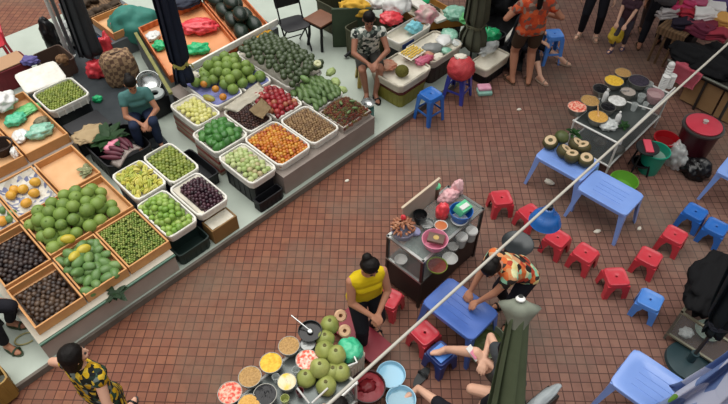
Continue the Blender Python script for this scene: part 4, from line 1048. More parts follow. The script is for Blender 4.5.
B().box((0, 0, 0), (.95, .20, .05), bev=.02).o('foam_slab', foam, None, W(424, 8, .58), RZ+1.35, label='white foam board lying along the long wooden tray', cat='slab')
stool('bright blue stool beside the jackfruit stack', W(431, 93, .46)-Vector((0, 0, .46)), RZ-.1, blue_pl, h=.46, w=.125, splay=.03, tall=True)
indigo = M('indigo_plastic', '#3f48a6', .4, nz=(7, '#343c90', .3))
stool('indigo stool carrying a big red bundle', W(460, 72, .45)-Vector((0, 0, .45)), RZ+.2, indigo, h=.45, w=.13, splay=.035, tall=True)
t = thing('red_bundle', 'big red net bundle on the indigo stool', 'bag', W(460, 75, .455))
b = B(); v0 = bmesh.ops.create_icosphere(b.bm, subdivisions=4, radius=1)['verts']
for v in v0:
    p = v.co; k = 1+.10*noise.noise(p*4)+.03*noise.noise(p*11)
    v.co = Vector((p.x*.20*k, p.y*.20*k, max(-.12, p.z*.18*k)+.12))
b.o('bag_body', M('red_net', '#b8353c', .5, .4, check=(42, '#a02a32'), nz=(7, '#c94a4c', .3)), t, smooth=180)
blob('paper', white_paper, (-.02, .03, .28), (.09, .06, .02), None, None, seed=107, sub=3, parent=t)
fcrate('small foam crate of white bags right of the red bundle', (3.93, 4.58, -.37, -.02), .18, .32, mat=foam_d, lining=white_paper)
bin_crate('dark_crate', 'dark crate under the small foam crate of white bags', (3.98, 4.54, -.34, -.05), .0, .175, black_box)
blob('plastic_bag', bag_c, W(487, 51, .28), (.22, .11, .07), 'clear white bags heaped in the small foam crate', 'bag', .7, seed=108)
blob('plastic_bag', M('bright_green_bag'), W(490, 38, .30), (.16, .12, .09), 'green bag behind the small foam crate', 'bag', seed=109)
bin_crate('dark_crate', 'black crate under the green bag beside the olive parasol', (4.5, 5.05, .02, .40), .085, .29, black_box)
B().box((0, 0, .20), (.22, .035, .40), bev=.015).o('foam_slab', foam, None, W(506, 40, .085), RZ+.4, label='white foam slab propped upright behind the small foam crate', cat='slab', rot=(.45, 0, RZ+.5))
t = thing('towel_stack', 'pink and mint towels folded on the brick ground', 'towels', W(484, 93, 0), .1)
B().box((0, 0, .03), (.22, .17, .06), bev=.02).o('mint_towel', M('mint_towel', '#9cc9b8', .9, nz=(12, '#7fb0a0', .3)), t, smooth=60); B().box((.0, .03, .085), (.20, .14, .05), bev=.02).o('pink_towel', M('pink_towel', '#d48aa5', .9, nz=(12, '#e6b3c4', .3)), t, smooth=60)
crumple('shade_sheet', 'black sheet added for the dark shade behind the foam crate', 'sheet', [(476, 60), (484, 18), (526, 2), (522, 72)], .10, M('shade_sheet', '#141416', .55, .4), nz=.03, seed=12)  # added black sheet stands in for shade and black clothes on this ground
for k, (px, py, l) in enumerate(((428, 56, 'pale peel scrap beside the jackfruit tray'), (438, 58, 'white wrapper at the front of the vegetable crate'), (456, 44, 'clear wrapper at the right end of the vegetable crate'), (446, 52, 'green wrapper in the middle of the vegetable crate'))):
    blob('wrapper', (M('peel'), white_paper, bag_c, bag_tg)[k], W(px, py, .46), (.09, .07, .035), l, 'wrapper', k, seed=190+k, sub=3)
for k, (px, py, r, l) in enumerate(((488, 8, .34, 'black bundle behind the small foam crate at the top edge'), (508, 12, .30, 'black bundle left of the woman in the orange blouse'), (500, 62, .14, 'black bag on the ground between foam crate and orange woman'))):
    blob('black_bundle', M('black_cloth', '#121214', .85, .2, bump=(14, .3)), W(px, py, .0 if k == 2 else .085), (r, r*.9, r*1.1), l, 'bundle', k, seed=110+k)
# ------------------------------------------------------------------ stools and tables on the brick
G = lambda px, py, h: W(px, py, h)-Vector((0, 0, h))
for px, py, rz, l in ((502, 197, .15, 'red stool alone on the brick right of the glass cart'), (531, 212, .55, 'red stool half hidden behind the blue lamp shade'), (558, 237, RZ, 'red stool just below the blue lamp shade'),
                      (586, 252, RZ, 'red stool third along the diagonal row from the lamp'), (617, 276, .05, 'red stool lowest of the diagonal row, beside the light blue stool'),
                      (650, 256, RZ+.1, 'red stool between the lowest stool and the two blue stools'), (675.5, 234, RZ+.05, 'red stool nearest the pair of blue stools'),
                      (425, 332, RZ-.1, 'red stool touched by a bare foot beside the blue table'), (389, 297, RZ+.25, 'red stool behind the woman in the yellow top')):
    stool(l, G(px, py, .25), rz, red_pl, w=.116)
for px, py, rz, l in ((696, 211, RZ, 'blue stool left of the pair under the far right table'), (717, 226, RZ+.05, 'blue stool at the right edge in front of the dark parasol')):
    stool(l, G(px, py, .25), rz, blue_pl, w=.116)
stool('light blue stool alone below the red row', G(651, 299, .25), -.62, lblue_pl, w=.116)
stool('dark blue stool under the bare foot of the seated person', G(441, 353, .25), RZ-.1, navy_pl, w=.11)
B().box((0, 0, 0), (.16, .16, .008), bev=.003).o('stool_pad', lblue_pl, None, W(441, 353, .256), RZ-.1, label='bright blue pad on the dark blue stool', cat='pad', smooth=0)
stool('tall blue stool behind the woman in the orange blouse', G(555, 33, .50), .12, lblue_pl, h=.50, w=.12, splay=.03, tall=True)
ptable('blue table carrying the cut coconuts', S(2.925, -2.32, 0), RZ+PI/2, tab_pl, lx=.66, ly=.48)
ptable('blue table in front of the coconut table', S(2.79, -2.985, 0), RZ+PI/2, tab_pl, lx=.64, ly=.47)
ptable('blue table before the glass cart where the vendor bends', S(.28, -2.71, 0), RZ+PI/2, M('old_table_blue', '#4c6cb4', .38, nz=(5, '#3f5c9f', .3)), lx=.64, ly=.46)
ptable('large blue table at the bottom right with moulded ribs', S(.84, -4.52, 0), RZ+PI/2, tab_pl, lx=.68, ly=.50)
ptable('blue table cut by the right picture edge', S(4.22, -3.98, 0), RZ+PI/2, tab_pl, lx=.50, ly=.46)
f_coco = fruit('coconut', FM('coconut_husk', ['#4d5a2a', '#5c6833', '#434f24', '#6a7440'], .5, nz=(9, '#6f7a48', .25)), (.082, .082, .075), 3, nz=.10, nsc=1.3)
# coconuts with a cut face
def cutcoco():
    t = thing('cut_coconut', 'x', 'coconut')
    b = B(); b.lathe([(0, 0), (.035, .004), (.065, .03), (.078, .065), (.07, .098), (.058, .108), (.054, .108), (0, .106)], n=24); b.o('husk', M('old_husk', '#57502c', .6, nz=(9, '#3d3a20', .3)), t, smooth=60)
    b = B(); b.lathe([(.022, .09), (.025, .104), (.054, .1085), (.057, .112), (.05, .116), (.024, .114), (.02, .09)], n=24); b.o('white_flesh', M('coco_flesh', '#d8c3a0', .5, nz=(20, '#b99a72', .3)), t, smooth=60)
    B().lathe([(0, .092), (.022, .092), (.022, .094), (0, .094)], n=16).o('hollow', M('coco_hollow', '#6d4a34', .6), t, smooth=60)
    return t
cc = cutcoco(); spots = [(551, 142, 'leftmost cut coconut on the blue table'), (561, 152, 'cut coconut second from the left, between whole and halved ones'), (573, 145, 'cut coconut at the back of the blue table heap'), (585, 149, 'cut coconut farthest right at the cart side'),
                         (572, 158, 'front cut coconut with a brown hole'), (586, 160, 'cut coconut at the front right corner of the heap')]
for i, (px, py, l) in enumerate(spots):
    p = W(px, py, .56); p.z = .492
    if i == 0: cc.scale = (1.25,)*3; cc.location = p; cc['label'] = l; cc.rotation_euler = (.25, -.2, 0)
    else: dup(cc, p, label=l, scale=(1.25,)*3).rotation_euler = (.35 if i < 3 else .15, (.3 if i % 2 else -.2)*(1 if i < 4 else .4), i)
place('coconut', f_coco, W(562, 137, .60), 'whole green coconut on the blue table', 'coconut', scale=1.1)
leafbunch('coconut_stalks', 'green coconut stalk tuft behind the cut coconuts', 'leaves', W(573, 134, .55), 10, .13, .02, m_leaf, up=.9, seed=9)

# ------------------------------------------------------------------ dessert carts of white tube and glass
wt = M('white_tube', '#d4d4cf', .35, .5, metal=.15); glass = M('clear_glass', '#b5bfbd', .06, .6, alpha=.13); tray_m = M('steel_tray', '#646a68', .3, .5, metal=.5, nz=(7, '#525856', .3))
def tcart(label, rect, h, low, up=0):
    a0, a1, b0, b1 = rect
    c = thing('dessert_cart', label, 'cart', S((a0+a1)/2, (b0+b1)/2, 0), RZ)
    la, lb = (a1-a0)/2, (b1-b0)/2
    for sx in (1, -1):
        for sy in (1, -1): B().tube([(sx*(la-.02), sy*(lb-.02), 0), (sx*(la-.02), sy*(lb-.02), h)], .014, 8).o('leg', wt, c, smooth=60)
    for z, nm in ((h, 'top_rail'), (low, 'lower_rail')):
        for sy in (1, -1): B().tube([(-la, sy*(lb-.02), z), (la, sy*(lb-.02), z)], .015, 8).o(nm, wt, c, smooth=60)
        for sx in (1, -1): B().tube([(sx*(la-.02), -lb, z), (sx*(la-.02), lb, z)], .015, 8).o(nm, wt, c, smooth=60)
    B().box((0, 0, h-.006), (2*la-.05, 2*lb-.07, .012)).o('tray_shelf', tray_m, c, smooth=0)
    if up:
        B().tube([(-la, -lb-.01, h+up), (la, -lb-.01, h+up)], .013, 8).o('upper_rail', wt, c, smooth=60)
        for x in (-.97*la, .97*la): B().tube([(x, -lb-.01, h), (x, -lb-.01, h+up)], .011, 8).o('rail_post', wt, c, smooth=60)
        B().tube([(.1*la, -lb-.01, h+up), (.1*la, lb*.6, h+.012)], .010, 8).o('cross_tube', wt, c, smooth=60)
    B().box((0, 0, low-.006), (2*la-.06, 2*lb-.06, .012)).o('bottom_shelf', tray_m, c, smooth=0)
    for sy in (1, -1): B().box((0, sy*(lb-.02), (h+low)/2), (2*la-.08, .006, h-low-.04)).o('glass_side', glass, c, smooth=0)
    for sx in (1, -1): B().box((sx*(la-.02), 0, (h+low)/2), (.006, 2*lb-.08, h-low-.04)).o('glass_end', glass, c, smooth=0)
    return c
tcart('white tube dessert cart with glass sides at the right', (3.47, 4.92, -2.68, -2.02), .60, .20, .10)
tcart('white tube dessert cart with glass sides at the bottom', (-2.12, -1.02, -2.56, -1.88), .52, .16)
steel = M('steel'); bsteel = M('brushed_steel', '#8b8d8b', .35, .5, metal=.6)
SZ = .602
F_ = lambda n, c1, c2, sc=60, rough=.55: M(n, c1, rough, .35, nz=(sc, c2, .10), bump=(sc, .6))
pinkj = F_('pink_jelly', '#e8b49c', '#cf4a38', 34); tanj = F_('tan_beans', '#b58e56', '#9c7844'); yel = F_('yellow_corn', '#e2b93c', '#d1a42e', 40); blkj = F_('black_jelly', '#17161a', '#0d0d10', 20, .3); purp = F_('purple_beans', '#3a3240', '#2a2430', 30); cream = F_('cream_filling', '#d9cfae', '#e6c24a', 12); ytan = F_('yellow_beans', '#d3a452', '#bf8f42')
steelb = M('bowl_steel', '#84827a', .35, .5, metal=.5)
bowls_r = [(577, 107, .125, pinkj, 'bowl of pink jelly at the left corner of the right cart', .7), (590, 101, .125, tanj, 'bowl of tan beans behind the pink jelly', .7), (598, 117, .13, ytan, 'bowl of golden beans with a spoon at the front of the right cart', .7),
           (601, 89, .11, blkj, 'bowl of black jelly behind the tan beans on the right cart', .6), (608, 107, .10, blkj, 'small bowl of black jelly in the middle of the right cart', .6), (614, 81, .13, yel, 'bowl of bright yellow corn on the right cart', .7),
           (623, 73, .115, tanj, 'bowl of tan beans farthest back on the right cart', .7), (639, 81, .14, purp, 'wide bowl of dark purple beans on the right cart', .5), (617, 101, .12, F_('white_coconut', '#d8d8d4', '#bdbdb8', 20), 'bowl of white shredded coconut on the right cart', .6), (628, 92, .10, M('grey_tapioca', '#a59a90', .4), 'bowl of greyish tapioca with a ladle on the right cart', .6)]
def cart_bowls(lst, z):
    for px, py, r, m, l, f in lst:
        p = W(px, py, z+.10); p.z = z
        t = bowl('bowl', l, p, r, .11, steelb, m, .97, rb=r*.65, seed=px, lump=.010)
        if 'spoon' in l or 'ladle' in l:
            b = B(); b.tube([(0, 0, .115), (r*1.4, .0, .15)], .007, 6); b.ell((0, 0, .112), (.03, .02, .008), 2); b.o('spoon', wood_in if 'spoon' in l else steel, t, smooth=60)
cart_bowls(bowls_r, SZ)
def cup(name, label, loc, r, h, mat, cat='cup', group=None, lid=None, rz=0):
    t = thing(name, label, cat, loc, rz, group)
    B().lathe([(0, 0), (r*.75, 0), (r, h), (r*.93, h), (r*.7, .006), (0, .006)], n=24).o('shell', mat, t, smooth=50)
    if lid: B().lathe([(0, h), (r*1.05, h), (r*1.0, h+.02), (0, h+.025)], n=24).o('lid', lid, t, smooth=50)
    return t
def bottle(label, loc, r, h, mat, capm, cat='bottle'):
    t = thing('bottle', label, cat, loc)
    B().lathe([(0, 0), (r, 0), (r, h*.6), (r*.55, h*.78), (r*.35, h*.82), (r*.35, h*.92), (0, h*.92)], n=20).o('bottle_body', mat, t, smooth=45)
    B().lathe([(r*.1, h*.9), (r*.42, h*.9), (r*.4, h), (0, h)], n=16).o('cap', capm, t, smooth=45)
wpl = M('white_plastic', '#dcdcd8', .4); gcup = M('cup_plastic', '#ccd2cf', .15, .5, alpha=.55); pkc = M('pink_glass', '#c9a6a8', .15, .5, alpha=.7)
def onz(px, py, z, ztop): p = W(px, py, ztop); p.z = z; return p
bottle('white bottle between the bowls on the right cart', onz(606, 95, SZ, SZ+.10), .035, .20, wpl, wpl)
bottle('white bottle beside the golden beans on the right cart', onz(619, 116, SZ, SZ+.10), .035, .17, wpl, wpl)
for k, (px, py, l) in enumerate(((648, 86, 'clear glass bowl at the back right of the right cart'), (641, 98, 'clear cup in the middle right of the right cart'), (634, 107, 'small clear cup beside the green herbs on the right cart'), (645, 106, 'clear cup near the rail of the right cart'))):
    cup('clear_cup', l, onz(px, py, SZ, SZ+.05), .06-.008*k, .10, gcup)
bowl('glass_jar', 'pinkish glass jar near the right end of the cart', onz(654, 97, SZ, SZ+.08), .11, .15, pkc, M('pink_fill', '#a88c8c', .4), .7, cat='jar')
blob('ice_bag', bag_c, onz(607, 127, SZ, SZ), (.12, .10, .06), 'clear bag of ice at the front of the right cart', 'bag', seed=120)
leafbunch('herb_bunch', 'dark green herb bunch under the rail of the right cart', 'leaves', onz(624, 126, SZ, SZ+.03), 14, .10, .018, m_leaf, up=.7, seed=12)
cart_low = [(600, 142, 'grey bowl on the bottom shelf of the right cart'), (618, 150, 'grey bowl beside the front leg inside the right cart')]
for px, py, l in cart_low: bowl('bowl', l, onz(px, py, .212, .25), .09, .06, steelb)
t = thing('cup_stack', 'white stack of plastic cups bundled at the end of the right cart', 'cups', onz(667, 76, SZ, SZ+.2))
for k, (x, y, z, r) in enumerate(((0, 0, 0, .055), (.09, .02, 0, .055), (.04, .07, .0, .05))):
    b = B(); h = .30 if k == 2 else .20
    prof = [(0, 0)]
    for i in range(8): prof += [(r*.85, h*i/8), (r, h*(i+.8)/8)]
    b.lathe(prof+[(r, h), (0, h)], (x, y, 0), 20); b.o('cup_column', wpl, t, smooth=30)
b = B(); b.ell((.04, .07, .33), .048, 2); b.o('round_lid', wpl, t, smooth=60)

SB = .522
bowls_b = [(230, 393, .108, pinkj, 'bowl of pink jelly at the bottom left corner of the lower cart', .7), (250, 377, .105, tanj, 'bowl of tan beans second from the left on the lower cart', .7), (265, 395, .105, blkj, 'bowl of black jelly on the lower cart', .6), (271, 363, .105, yel, 'bowl of bright yellow corn on the lower cart', .7),
           (289, 346, .10, tanj, 'bowl of tan beans nearest the black pot on the lower cart', .7), (307, 360, .105, F_('pink_white', '#e8cdbc', '#d8543c', 34), 'bowl of pink and white jelly beside the green coconuts', .7), (287, 382, .085, cream, 'bowl of yellow and white sweet in the middle of the lower cart', .7),
           (249, 405, .10, ytan, 'bowl of golden beans at the bottom edge of the lower cart', .7)]
cart_bowls(bowls_b, SB)
cup('clear_cup', 'clear cup with green jelly in the middle of the lower cart', onz(285, 399, SB, SB+.06), .04, .08, M('green_cup', '#a9b06a', .3))
for px, py, l in ((296, 371, 'clear cup between yellow corn and pink jelly on the lower cart'), (276, 378, 'clear cup beside the black jelly on the lower cart'), (300, 392, 'dark red cup at the bottom of the lower cart')):
    cup('clear_cup', l, onz(px, py, SB, SB+.06), .035, .09, gcup if 'clear' in l else M('dark_red_cup', '#5e1f24', .4))
pot_m = M('black_pot', '#1d1f20', .3, .5, metal=.3)
t = bowl('cooking_pot', 'black pot with a ladle on the lower dessert cart', onz(310, 331, SB, SB+.12), .115, .13, pot_m, M('dark_syrup', '#121113', .2), .8, cat='pot', lump=.002)
b = B(); b.tube([(0, 0, .13), (.12, .02, .17), (.22, .03, .19)], .007, 6); b.ell((0, 0, .125), (.035, .03, .012), 2); b.o('ladle', steel, t, smooth=60)
bowl('cooking_pot', 'small dark pot with a lid below the black pot', onz(308, 345, SB, SB+.05), .075, .08, pot_m, bsteel, .95, cat='pot', lump=.004)
green_c = fruit('coconut', FM('young_coconut', ['#c6cc70', '#d2d680', '#b0b85e', '#bcc46a'], .42, nz=(8, '#8a944c', .3)), (.092, .090, .088), 3, nz=.12, nsc=1.4)
def yc(px, py, l, i, z=.62):
    t = thing('green_coconut', l, 'coconut', W(px, py, z-.02), i*1.3)
    o_ = link('husk', green_c[0].copy(), green_c[1], t, smooth=180); o_.rotation_euler = (rng.uniform(-.3, .3), rng.uniform(-.3, .3), 0)
    B().lathe([(.006, .078), (.018, .082), (.016, .095), (.006, .098), (0, .09)], n=12).o('stem_scar', M('stem_scar', '#5f5a30', .7), t, smooth=40)
for i, (px, py, l) in enumerate(((330, 325, 'green coconut at the top of the heap beside the ring cut one'), (325, 350, 'green coconut below the ladle in the heap'), (325, 339, 'green coconut between the black pot and the top coconut'), (336, 355, 'green coconut touching the bright green bag'), (320, 368, 'green coconut in the middle of the heap right of pink jelly'),
                                 (333, 372, 'green coconut near the white corner frame'), (341, 372, 'green coconut nearest the long white pole'), (306, 378, 'green coconut at the lower left of the heap'), (326, 386, 'lowest green coconut of the heap'))):
    yc(px, py, l, i, .585 if i not in (3, 1, 4) else .66)
for i, (px, py, l) in enumerate(((340, 316, 'ring shaped coconut slice at the top of the lower cart'), (344, 331, 'pale coconut slice between green coconuts and red bench'))):
    b = B(); b.lathe([(.018, 0), (.05, 0), (.062, .02), (.062, .05), (.05, .062), (.02, .06), (.016, .03), (.018, 0)], n=28)
    b.o('coconut_slice', M('coco_cut', '#d9b491', .55, nz=(9, '#c79a74', .3)), None, W(px, py, .50), label=l, cat='coconut', rot=(.5, .2, 0))
blob('plastic_bag', M('mint_bag', '#2bae7c', .3, .5, nz=(10, '#63cfa4', .3)), W(350, 354, .44), (.12, .12, .10), 'bright green bag standing beside the green coconuts', 'bag', seed=125, nz=.2)
bin_crate('white_box', 'pale box under the bright green bag', tuple(v for v in (lambda p: (p[0]-.12, p[0]+.12, p[1]-.11, p[1]+.11))(AB(W(350, 354, .44)))), .0, .43, foam_d, cat='box')
B().tube([(0, 0, 0), (.09, 0, 0), (.09, .11, 0)], .011, 8).o('frame_corner', wt, None, W(348, 366, .56), .4, label='bent white frame corner at the edge of the lower cart', cat='frame', smooth=60)
for k, (p, q, l) in enumerate((((297, 388), (309, 403), 'left of two crossing white tubes at the bottom of the lower cart'), ((328, 388), (312, 403), 'right of two crossing white tubes at the bottom of the lower cart'))):
    o_ = W(*p, .64); B().tube([(0, 0, 0), W(*q, .56)-o_], .010, 8).o('cart_handle', wt, None, o_, label=l, cat='handle', smooth=60)
t = thing('low_bench', 'dark red low bench between the woman in yellow and the lower cart', 'bench', S(-.50, -2.07, 0), RZ+PI/2)
redb = M('red_board', '#8e2f3a', .5, .4, nz=(4, '#752430', .3))
B().box((0, 0, .13), (.66, .30, .03), bev=.008).o('board', redb, t, smooth=40)
for s in (1, -1): B().box((s*.27, 0, .057), (.04, .26, .115)).o('leg', redb, t, smooth=0)
t = bowl('basin', 'dark pot of red mash beside the light blue basins', W(368, 386, .22)-Vector((0, 0, .22)), .17, .22, M('maroon_rim', '#3a2426', .4), M('red_mash', '#8f2f38', .45, nz=(16, '#7a1d25', .3)), .86, cat='basin', lump=.02)
B().ell((.0, .01, .205), (.085, .07, .03), 3, nz=.5, nsc=3).o('mash_heap', M('dark_mash', '#6e141c', .4, bump=(50, .6)), t, smooth=180)
lb = M('pale_blue_plastic', '#9ecbe0', .35, .5, nz=(5, '#8fc0d8', .3))
bowl('basin', 'light blue basin of water right of the red mash', W(391, 374, .15)-Vector((0, 0, .15)), .145, .15, lb, M('pale_water', '#8fc2da', .1, .6), .7, lump=.0, cat='basin', rb=.10)
bowl('basin', 'light blue basin at the bottom edge below the first one', W(401, 399, .15)-Vector((0, 0, .15)), .145, .15, lb, M('pale_water2', '#7fa8b8', .1, .6), .6, lump=.0, cat='basin', rb=.10)

# ------------------------------------------------------------------ glass snack cart in the middle
cx, cy = (.235+1.25)/2, (-2.23-1.73)/2
c = thing('glass_cart', 'dark framed glass snack cart loaded with bowls', 'cart', S(cx, cy, 0), RZ)
la, lb_ = 1.015/2, .25; H = .82
dk = M('dark_frame', '#2c2724', .4, .5, metal=.4); al = M('aluminium', '#a9aba8', .3, .5, metal=.7)
for sx in (1, -1):
    for sy in (1, -1): B().box((sx*(la-.015), sy*(lb_-.015), H/2), (.03, .03, H)).o('post', dk, c, smooth=0)
for sy in (1, -1): B().box((0, sy*(lb_-.012), H), (2*la, .03, .024)).o('top_rail', al, c, smooth=0)
for sx in (1, -1): B().box((sx*(la-.012), 0, H), (.03, 2*lb_, .024)).o('top_rail', al, c, smooth=0)
B().box((0, 0, H+.004), (2*la-.04, 2*lb_-.04, .006)).o('glass_top', M('top_glass', '#8f9a96', .05, .7, alpha=.38), c, smooth=0)
B().box((0, 0, .44), (2*la-.03, 2*lb_-.03, .012)).o('glass_shelf', M('dark_shelf', '#3c3a36', .3, .5), c, smooth=0)
for sy in (1, -1): B().box((0, sy*(lb_-.012), .63), (2*la-.06, .006, .36)).o('glass_side', glass, c, smooth=0)
for sx in (1, -1): B().box((sx*(la-.012), 0, .63), (.006, 2*lb_-.06, .36)).o('glass_end', glass, c, smooth=0)
B().box((0, 0, .25), (2*la-.02, 2*lb_-.02, .36)).o('lower_cabinet', M('dark_cabinet', '#2d211e', .5, .4, nz=(4, '#231a18', .3)), c, smooth=0)
for sx in (1, -1): B().box((sx*(la-.012), 0, .46), (.026, 2*lb_, .025)).o('middle_rail', al, c, smooth=0)
for sx in (1, -1):
    for sy in (1, -1):
        B().lathe([(0, 0), (.03, 0), (.03, .02), (0, .02)], (0, 0, 0), 16, rot=Matrix.Rotation(PI/2, 3, 'X')).o('wheel', blk, c, loc=(sx*(la-.06), sy*(lb_-.05), .03), smooth=40)
# on top
T = H+.010
pk = M('pink_plastic', '#e08fa6', .35, .5, nz=(6, '#d67f98', .3))
bowl('basin', 'pink basin on the glass cart with a brown packet in it', onz(435, 240, T, T+.08), .135, .10, pk, None, cat='basin', rb=.10)
t = thing('packet', 'brown packet with a gold round seal in the pink basin', 'packet', onz(436, 239, T+.062, T+.075), -.3)
B().box((0, 0, .02), (.17, .12, .035), bev=.008).o('wrapper', M('brown_packet', '#6a5348', .5, nz=(9, '#574339', .3)), t, smooth=40); B().lathe([(0, .038), (.03, .038), (.028, .041), (0, .041)], n=20).o('gold_seal', M('gold_print', '#b89a58', .5), t, smooth=40)
tb = thing('snack_basket', 'basket heaped with reddish brown snacks on the glass cart', 'basket', onz(403, 229, T, T+.08))
B().lathe([(0, 0), (.10, 0), (.115, .07), (.125, .075), (.125, .085), (.108, .08), (.09, .008), (0, .008)], n=32).o('shell', M('grey_lilac', '#8d8b9e', .5), tb, smooth=40)
b = B()
for k in range(60):
    g = random.Random(k); q = g.uniform(0, 6.28); rr = .115*math.sqrt(g.random()); b.ell((rr*math.cos(q), rr*math.sin(q), .09+.10*(1-(rr/.125)**2)), (.042, .015, .015), 1, rot=Euler((g.uniform(-.8, .8), g.uniform(-1.2, 1.2), q)).to_matrix())
b.o('snacks', M('snack_brown', '#8a4a36', .4, nz=(9, '#b98a68', .25)), tb, smooth=60, kind='stuff')
B().ell((0, .05, .20), (.03, .025, .04), 2, nz=.4).o('red_topping', bag_r, tb, smooth=60)
bowl('cooking_pot', 'black pot on the glass cart behind the silver pot', onz(420, 216, T, T+.10), .075, .13, pot_m, M('dark_syrup'), .6, cat='pot', lump=.002)
bowl('cooking_pot', 'silver pot on the glass cart beside the red bag', onz(427, 224, T, T+.05), .075, .07, steel, bsteel, .6, cat='pot', lump=.004)
blob('plastic_bag', bag_r, onz(442, 214, T, T+.05), (.07, .06, .12), 'red plastic bag standing on the glass cart', 'bag', nz=.25, seed=130)
bowl('basin', 'bright blue basin holding a green box on the glass cart', onz(461, 213, T, T+.09), .125, .13, blue_pl, None, cat='basin', rb=.08)
t = thing('plastic_box', 'green and white box tilted in the blue basin', 'box', onz(463, 207, T+.08, T+.15), .5)
B().box((0, 0, .05), (.17, .12, .09), bev=.012, rot=Euler((.25, .2, .3)).to_matrix()).o('box_body', M('mint_box', '#57b985', .4, nz=(6, '#6fcc98', .3)), t, smooth=40); B().box((.0, -.02, .10), (.13, .05, .012), rot=Euler((.25, .2, .3)).to_matrix()).o('white_label', wpl, t, smooth=0)
bowl('bowl', 'white pot under the blue basin on the glass cart', onz(459, 221, T, T+.02), .09, .05, wpl, None)
blob('plastic_bag', M('pink_clear_bag', '#d79aa0', .4, nz=(12, '#e6c2c2', .3)), onz(448, 197, T, T+.05), (.12, .07, .08), 'pink bags at the back of the glass cart', 'bag', .5, seed=131)
blob('plastic_bag', M('pink_clear_bag'), onz(457, 190, T, T+.05), (.06, .06, .12), 'tall pink bag at the back corner of the glass cart', 'bag', .5, seed=132)
cup('green_cup', 'green topped cup behind the red bag on the glass cart', onz(436, 190, T, T+.12), .045, .17, M('brown_clay', '#5b4a3c', .5), lid=M('mint_box'))
bowl('bowl', 'bowl of orange sauce on the glass cart', onz(441, 226, T, T+.03), .07, .045, wpl, M('orange_sauce', '#b5673a', .4), .8, lump=.003)
p = onz(433, 205, T, T+.15)
t = thing('leaning_board', 'pale board propped upright along the back of the glass cart', 'board', S(.72, -1.76, T), RZ)
B().box((0, 0, .15), (.56, .012, .28)).o('panel', M('pale_board', '#b3a596', .6, nz=(5, '#9e9082', .3)), t, smooth=0); B().box((0, 0, .295), (.60, .024, .02)).o('edge_strip', M('wood_strip', '#c3b29a', .6), t, smooth=0)
blob('plastic_bag', M('lilac_bag', '#a8a8c8', .4, nz=(12, '#8a8ab4', .3)), onz(415, 232, T, T+.02), (.06, .05, .035), 'lilac bag between the snack basket and the pink basin', 'bag', seed=133, sub=3)
# inside
IZ = .448
for px, py, l, r, m in ((401, 259, 'pale plate inside the left end of the glass cart', .07, wpl), (413, 250, 'grey plate on the cart shelf near the left end', .07, M('grey_plate', '#8f948f', .4)), (450, 258, 'white bowl inside the glass cart behind the green basket', .085, wpl), (453, 246, 'white cup shaped bowl inside the cart below the pink basin', .06, wpl)):
    bowl('bowl', l, onz(px, py, IZ, IZ+.05), r, .05, m)
bowl('sieve_basket', 'lime green basket of reddish meat inside the glass cart', onz(437, 266, IZ, IZ+.06), .11, .08, M('lime_plastic', '#9ab445', .4), M('meat', '#9a4a3c', .5, nz=(8, '#6e2f28', .3)), .85, cat='basket')
for px, py, l in ((462, 236, 'clear jar with white lid on the right of the glass cart'), (472, 230, 'farther clear jar with white lid on the right of the glass cart')):
    cup('lidded_jar', l, onz(px, py, IZ, IZ+.16), .065, .14, gcup, cat='jar', lid=wpl)
# ------------------------------------------------------------------ buckets and bins right of the cart
teal_pl = M('teal_plastic', '#1c8f74', .35, .5, nz=(5, '#187d66', .3)); grn_pl = M('green_plastic', '#5f9a2e', .4, .5); maroon = M('maroon_plastic', '#4a1620', .4, .5, nz=(4, '#3a1119', .3))
bucket('bucket', 'tall teal plastic bucket behind the pink padded stool', G(657, 150, .36), .165, .36, teal_pl, water=M('cloudy_water', '#7e9a8e', .15))
bucket('bucket', 'red plastic bucket behind the teal bucket', G(667, 138, .30), .155, .30, M('deep_red_plastic', '#a3141c', .4), water=M('red_shadow', '#7d1016', .4))  # disc in darker red paints the shade inside this bucket, no water
bowl('basin', 'green basin on the ground between cart and front blue table', G(624, 181, .10), .18, .12, grn_pl, None, cat='basin', rb=.13)
t = thing('round_stool', 'round black stool with a pink pad beside the right cart', 'stool', G(648, 147, .42))
B().lathe([(0, .39), (.14, .39), (.15, .41), (.14, .425), (0, .425)], n=32).o('seat', M('black_rubber', '#232526', .5), t, smooth=40)
B().box((0, 0, .437), (.10, .24, .025), bev=.008, rz=-.12).o('pink_pad', M('pink_foam', '#cf4a5c', .7), t, smooth=40)
for k in range(4):
    q = k*PI/2+.6; B().tube([(.09*math.cos(q), .09*math.sin(q), .40), (.15*math.cos(q), .15*math.sin(q), 0)], .013, 8).o('leg', blk, t, smooth=60)
B().lathe([(.10, .15), (.125, .15), (.125, .165), (.10, .165), (.10, .15)], n=28).o('foot_ring', blk, t, smooth=40)
t = thing('lidded_drum', 'large maroon drum with a pink lid and black knob', 'drum', G(705, 123, .58))
B().lathe([(0, 0), (.20, 0), (.235, .48), (.25, .50), (.25, .52), (0, .52)], n=44).o('drum_body', maroon, t, smooth=40)
B().lathe([(.22, .515), (.262, .515), (.262, .54), (.235, .545), (.22, .54), (.22, .515)], n=44).o('steel_ring', M('dark_steel', '#5d5a58', .3, .5, metal=.7), t, smooth=40)
B().lathe([(0, .54), (.22, .54), (.225, .56), (.18, .575), (.06, .585), (0, .585)], n=44).o('lid', M('pink_red_plastic', '#c23c4c', .4, nz=(5, '#b03140', .3)), t, smooth=40)
B().lathe([(0, .58), (.03, .58), (.022, .60), (.035, .62), (0, .63)], n=20).o('knob', M('knob_chrome', '#c9c2bc', .3, .5, metal=.4), t, smooth=40)
